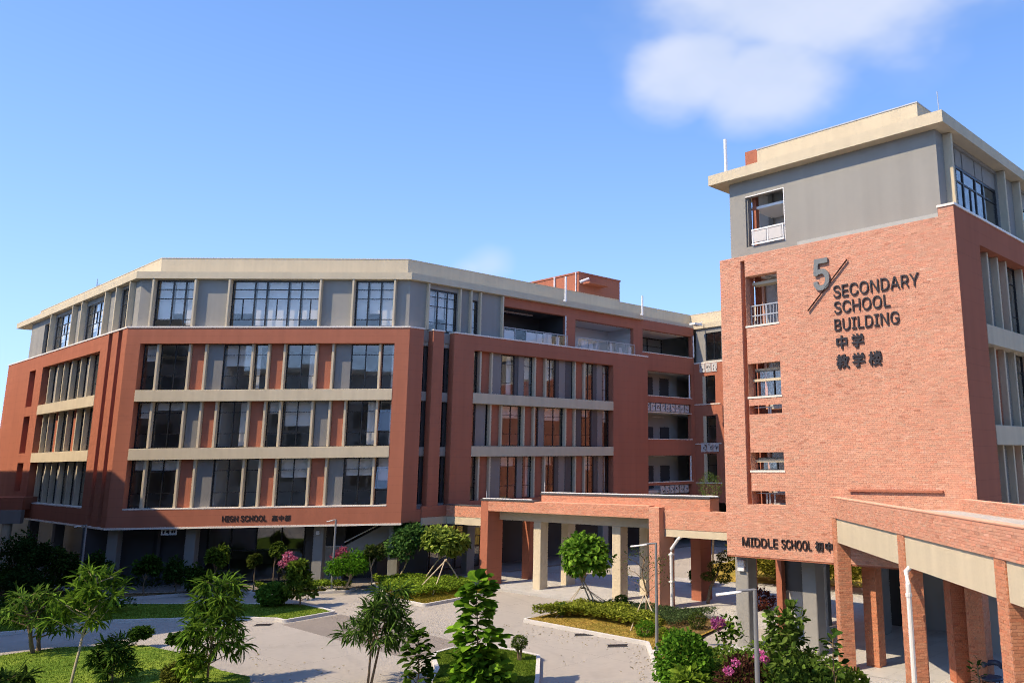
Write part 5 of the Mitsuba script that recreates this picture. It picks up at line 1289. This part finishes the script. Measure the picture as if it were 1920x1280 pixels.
whorl_tree('tall open leafy shrub before the ground floor of the brick block', (5.35, 25.5, .1), 3.95, .75, 164, n=30, start=.3, leaf=(.22, .14), per=18, c0=MID0, c1=(.15, .23, .05), shape='round', r0=.03, droop=.15, name='leafy_shrub', cat='shrub')
broadleaf('dark leaved shrub beside the first walkway column', (6.5, 25.0, .1), 3.1, .8, 165, tiers=7, per=10, leaf=(.30, .17), c0=DARK0, c1=(.06, .11, .02), max_parts=100)
shrub('low green bush at the bottom edge under the tall open shrub', (5.6, 24.6, 1.35), .9, 166, 1.2, 1700, (.16, .10), DARK0, (.10, .17, .03), shape='round', name='low_bush')
shrub('low green bush beside the walkway column at the bottom edge', (7.3, 25.8, 1.0), .7, 167, 1.3, 1300, (.15, .09), MID0, (.16, .24, .03), shape='round', name='low_bush')
# fallen leaves blown along the kerbs
fl_ = []
rl = np.random.default_rng(41)
for (x0, y0), (x1, y1), n in (((-3.9, 45.2), (1.7, 39.0), 150), ((-12.6, 53.4), (-10.1, 50.6), 60), ((-18.6, 47.8), (-14.4, 49.0), 80), ((-7.2, 38.6), (-6.3, 34), 60), ((1.7, 39), (1.8, 33), 90), ((-14, 52), (-3, 36), 130), ((-20, 44), (-9, 34), 110)):
    k = rl.random((n, 1)); fl_.append(np.array([x0, y0]) * (1 - k) + np.array([x1, y1]) * k + rl.normal(0, .35 if n < 100 else 1.1, (n, 2)))
fl_ = np.vstack(fl_); n = len(fl_); a = rl.uniform(0, 6.28, n)
(v, f), c = leaf_mesh(np.column_stack([fl_, np.full(n, .012)]), np.stack([np.cos(a), np.sin(a), np.full(n, .08)], 1), np.array([0, 0, 1.0]) + rl.normal(0, .2, (n, 3)), rl.uniform(.06, .13, n), rl.uniform(.04, .07, n), 'small', leaf_cols(rl, n, (.10, .07, .02), (.26, .20, .05)))
obj('fallen_leaves', (v, f), 'leaf', color=c, kind='stuff', label='dry leaves scattered on the paving along the kerbs', cat='leaves')
# behind the canopy
shrub('dark clipped bush seen through the canopy at right', (6.4, 55.5, .75), .8, 171, .9, 2600, (.16, .10), DARK0, (.05, .08, .015), name='tall_bush')
cover('hedge', sg.Polygon([(8.0, 56.0), (17, 47.5), (19.5, 50), (10, 60)]), 16000, .17, 2.6, 14, (.07, .08, .012), (.24, .21, .03), 'tall golden green hedge behind the canopy', leaf=(.24, .14), bump=.7)
t = thing('cloud_pruned_pine', 'cloud pruned olive tree with tiered crown behind the canopy', 'tree')
obj('trunk', MB().tube([(5.9, 48.8, .15), (6.1, 48.9, 1.0), (6.5, 48.9, 1.7), (6.6, 48.9, 2.1), (6.9, 49, 2.6)], [.1, .09, .07, .05, .03], 7).mesh(), 'bark', t)
for i, (x, z, w) in enumerate(((6.9, 2.65, .42), (6.45, 2.15, .46), (7.1, 2.0, .42), (6.0, 1.6, .4), (6.9, 1.45, .42))):
    pos, q = clump(rf, np.array([x, 48.9, z]), w, 500, .55, .4); k = len(pos)
    (v, f), c = leaf_mesh(pos, q + rf.normal(0, .5, (k, 3)), q + np.array([0, 0, .6]), np.full(k, .12), np.full(k, .05), 'small', leaf_cols(rf, k, (.03, .045, .01), (.14, .15, .035)))
    obj('foliage_pad', (v, f), 'leaf', t, color=c, kind='stuff')
shrub('dark red low shrub behind the canopy near the brick block', (8.4, 46.6, .6), .9, 172, .6, 1400, (.13, .08), (.03, .012, .008), (.15, .04, .03), name='low_bush')
# on the balcony
shrub('wispy green potted plant on the canopy roof beside the corridor', (7.9, 62.2, 6.1), .9, 173, 1.1, 900, (.12, .04), (.05, .09, .02), (.15, .24, .05), name='potted_plant', cat='plant')
obj('pot', MB().tube([(7.9, 62.2, 4.9), (7.9, 62.2, 5.5)], [.28, .36], 14).mesh(), 'cream_paint', 'potted_plant')
# dark blue seat under the walkway
t = thing('garden_chair', 'dark blue rounded chair under the brick walkway at the bottom right', 'chair')
C = np.array([13.3, 29.6, .15])
v = []
for s, w in ((0, .36), (.05, .38), (.09, .34), (.10, .0)):
    for a in np.linspace(0, 2 * np.pi, 20, endpoint=False):
        v.append(C + [w * math.cos(a), w * .95 * math.sin(a), .42 + s])
f = [[i * 20 + j, i * 20 + (j + 1) % 20, (i + 1) * 20 + (j + 1) % 20, (i + 1) * 20 + j] for i in range(3) for j in range(20)]
scene['mat_chair_blue'] = P((.035, .05, .085), .4, .5)
obj('seat', MB().add(np.array(v), np.array(f)).mesh(), 'chair_blue', t, smooth=40)
a = np.linspace(-.2, 2.0, 12)
obj('backrest', MB().tube([C + [.36 * math.cos(x), .34 * math.sin(x), .85 + .05 * math.sin(x * 2)] for x in a], .09, 10).mesh(), 'chair_blue', t, smooth=40)
for x in (.3, 1.5, 3.0, 4.6):
    obj('leg', MB().tube([C + [.3 * math.cos(x), .3 * math.sin(x), .43], C + [.36 * math.cos(x), .36 * math.sin(x), 0]], .02, 6).mesh(), 'frame', t)
broadleaf('small potted plant with dark leaves beside the blue chair', (12.75, 29.5, .15), 1.0, .45, 175, tiers=3, per=6, leaf=(.25, .09), c0=DARK0, c1=(.05, .09, .02), max_parts=40, shape='lance')
for k in [k for k, d in scene.items() if k.startswith('_')]:
    del scene[k]
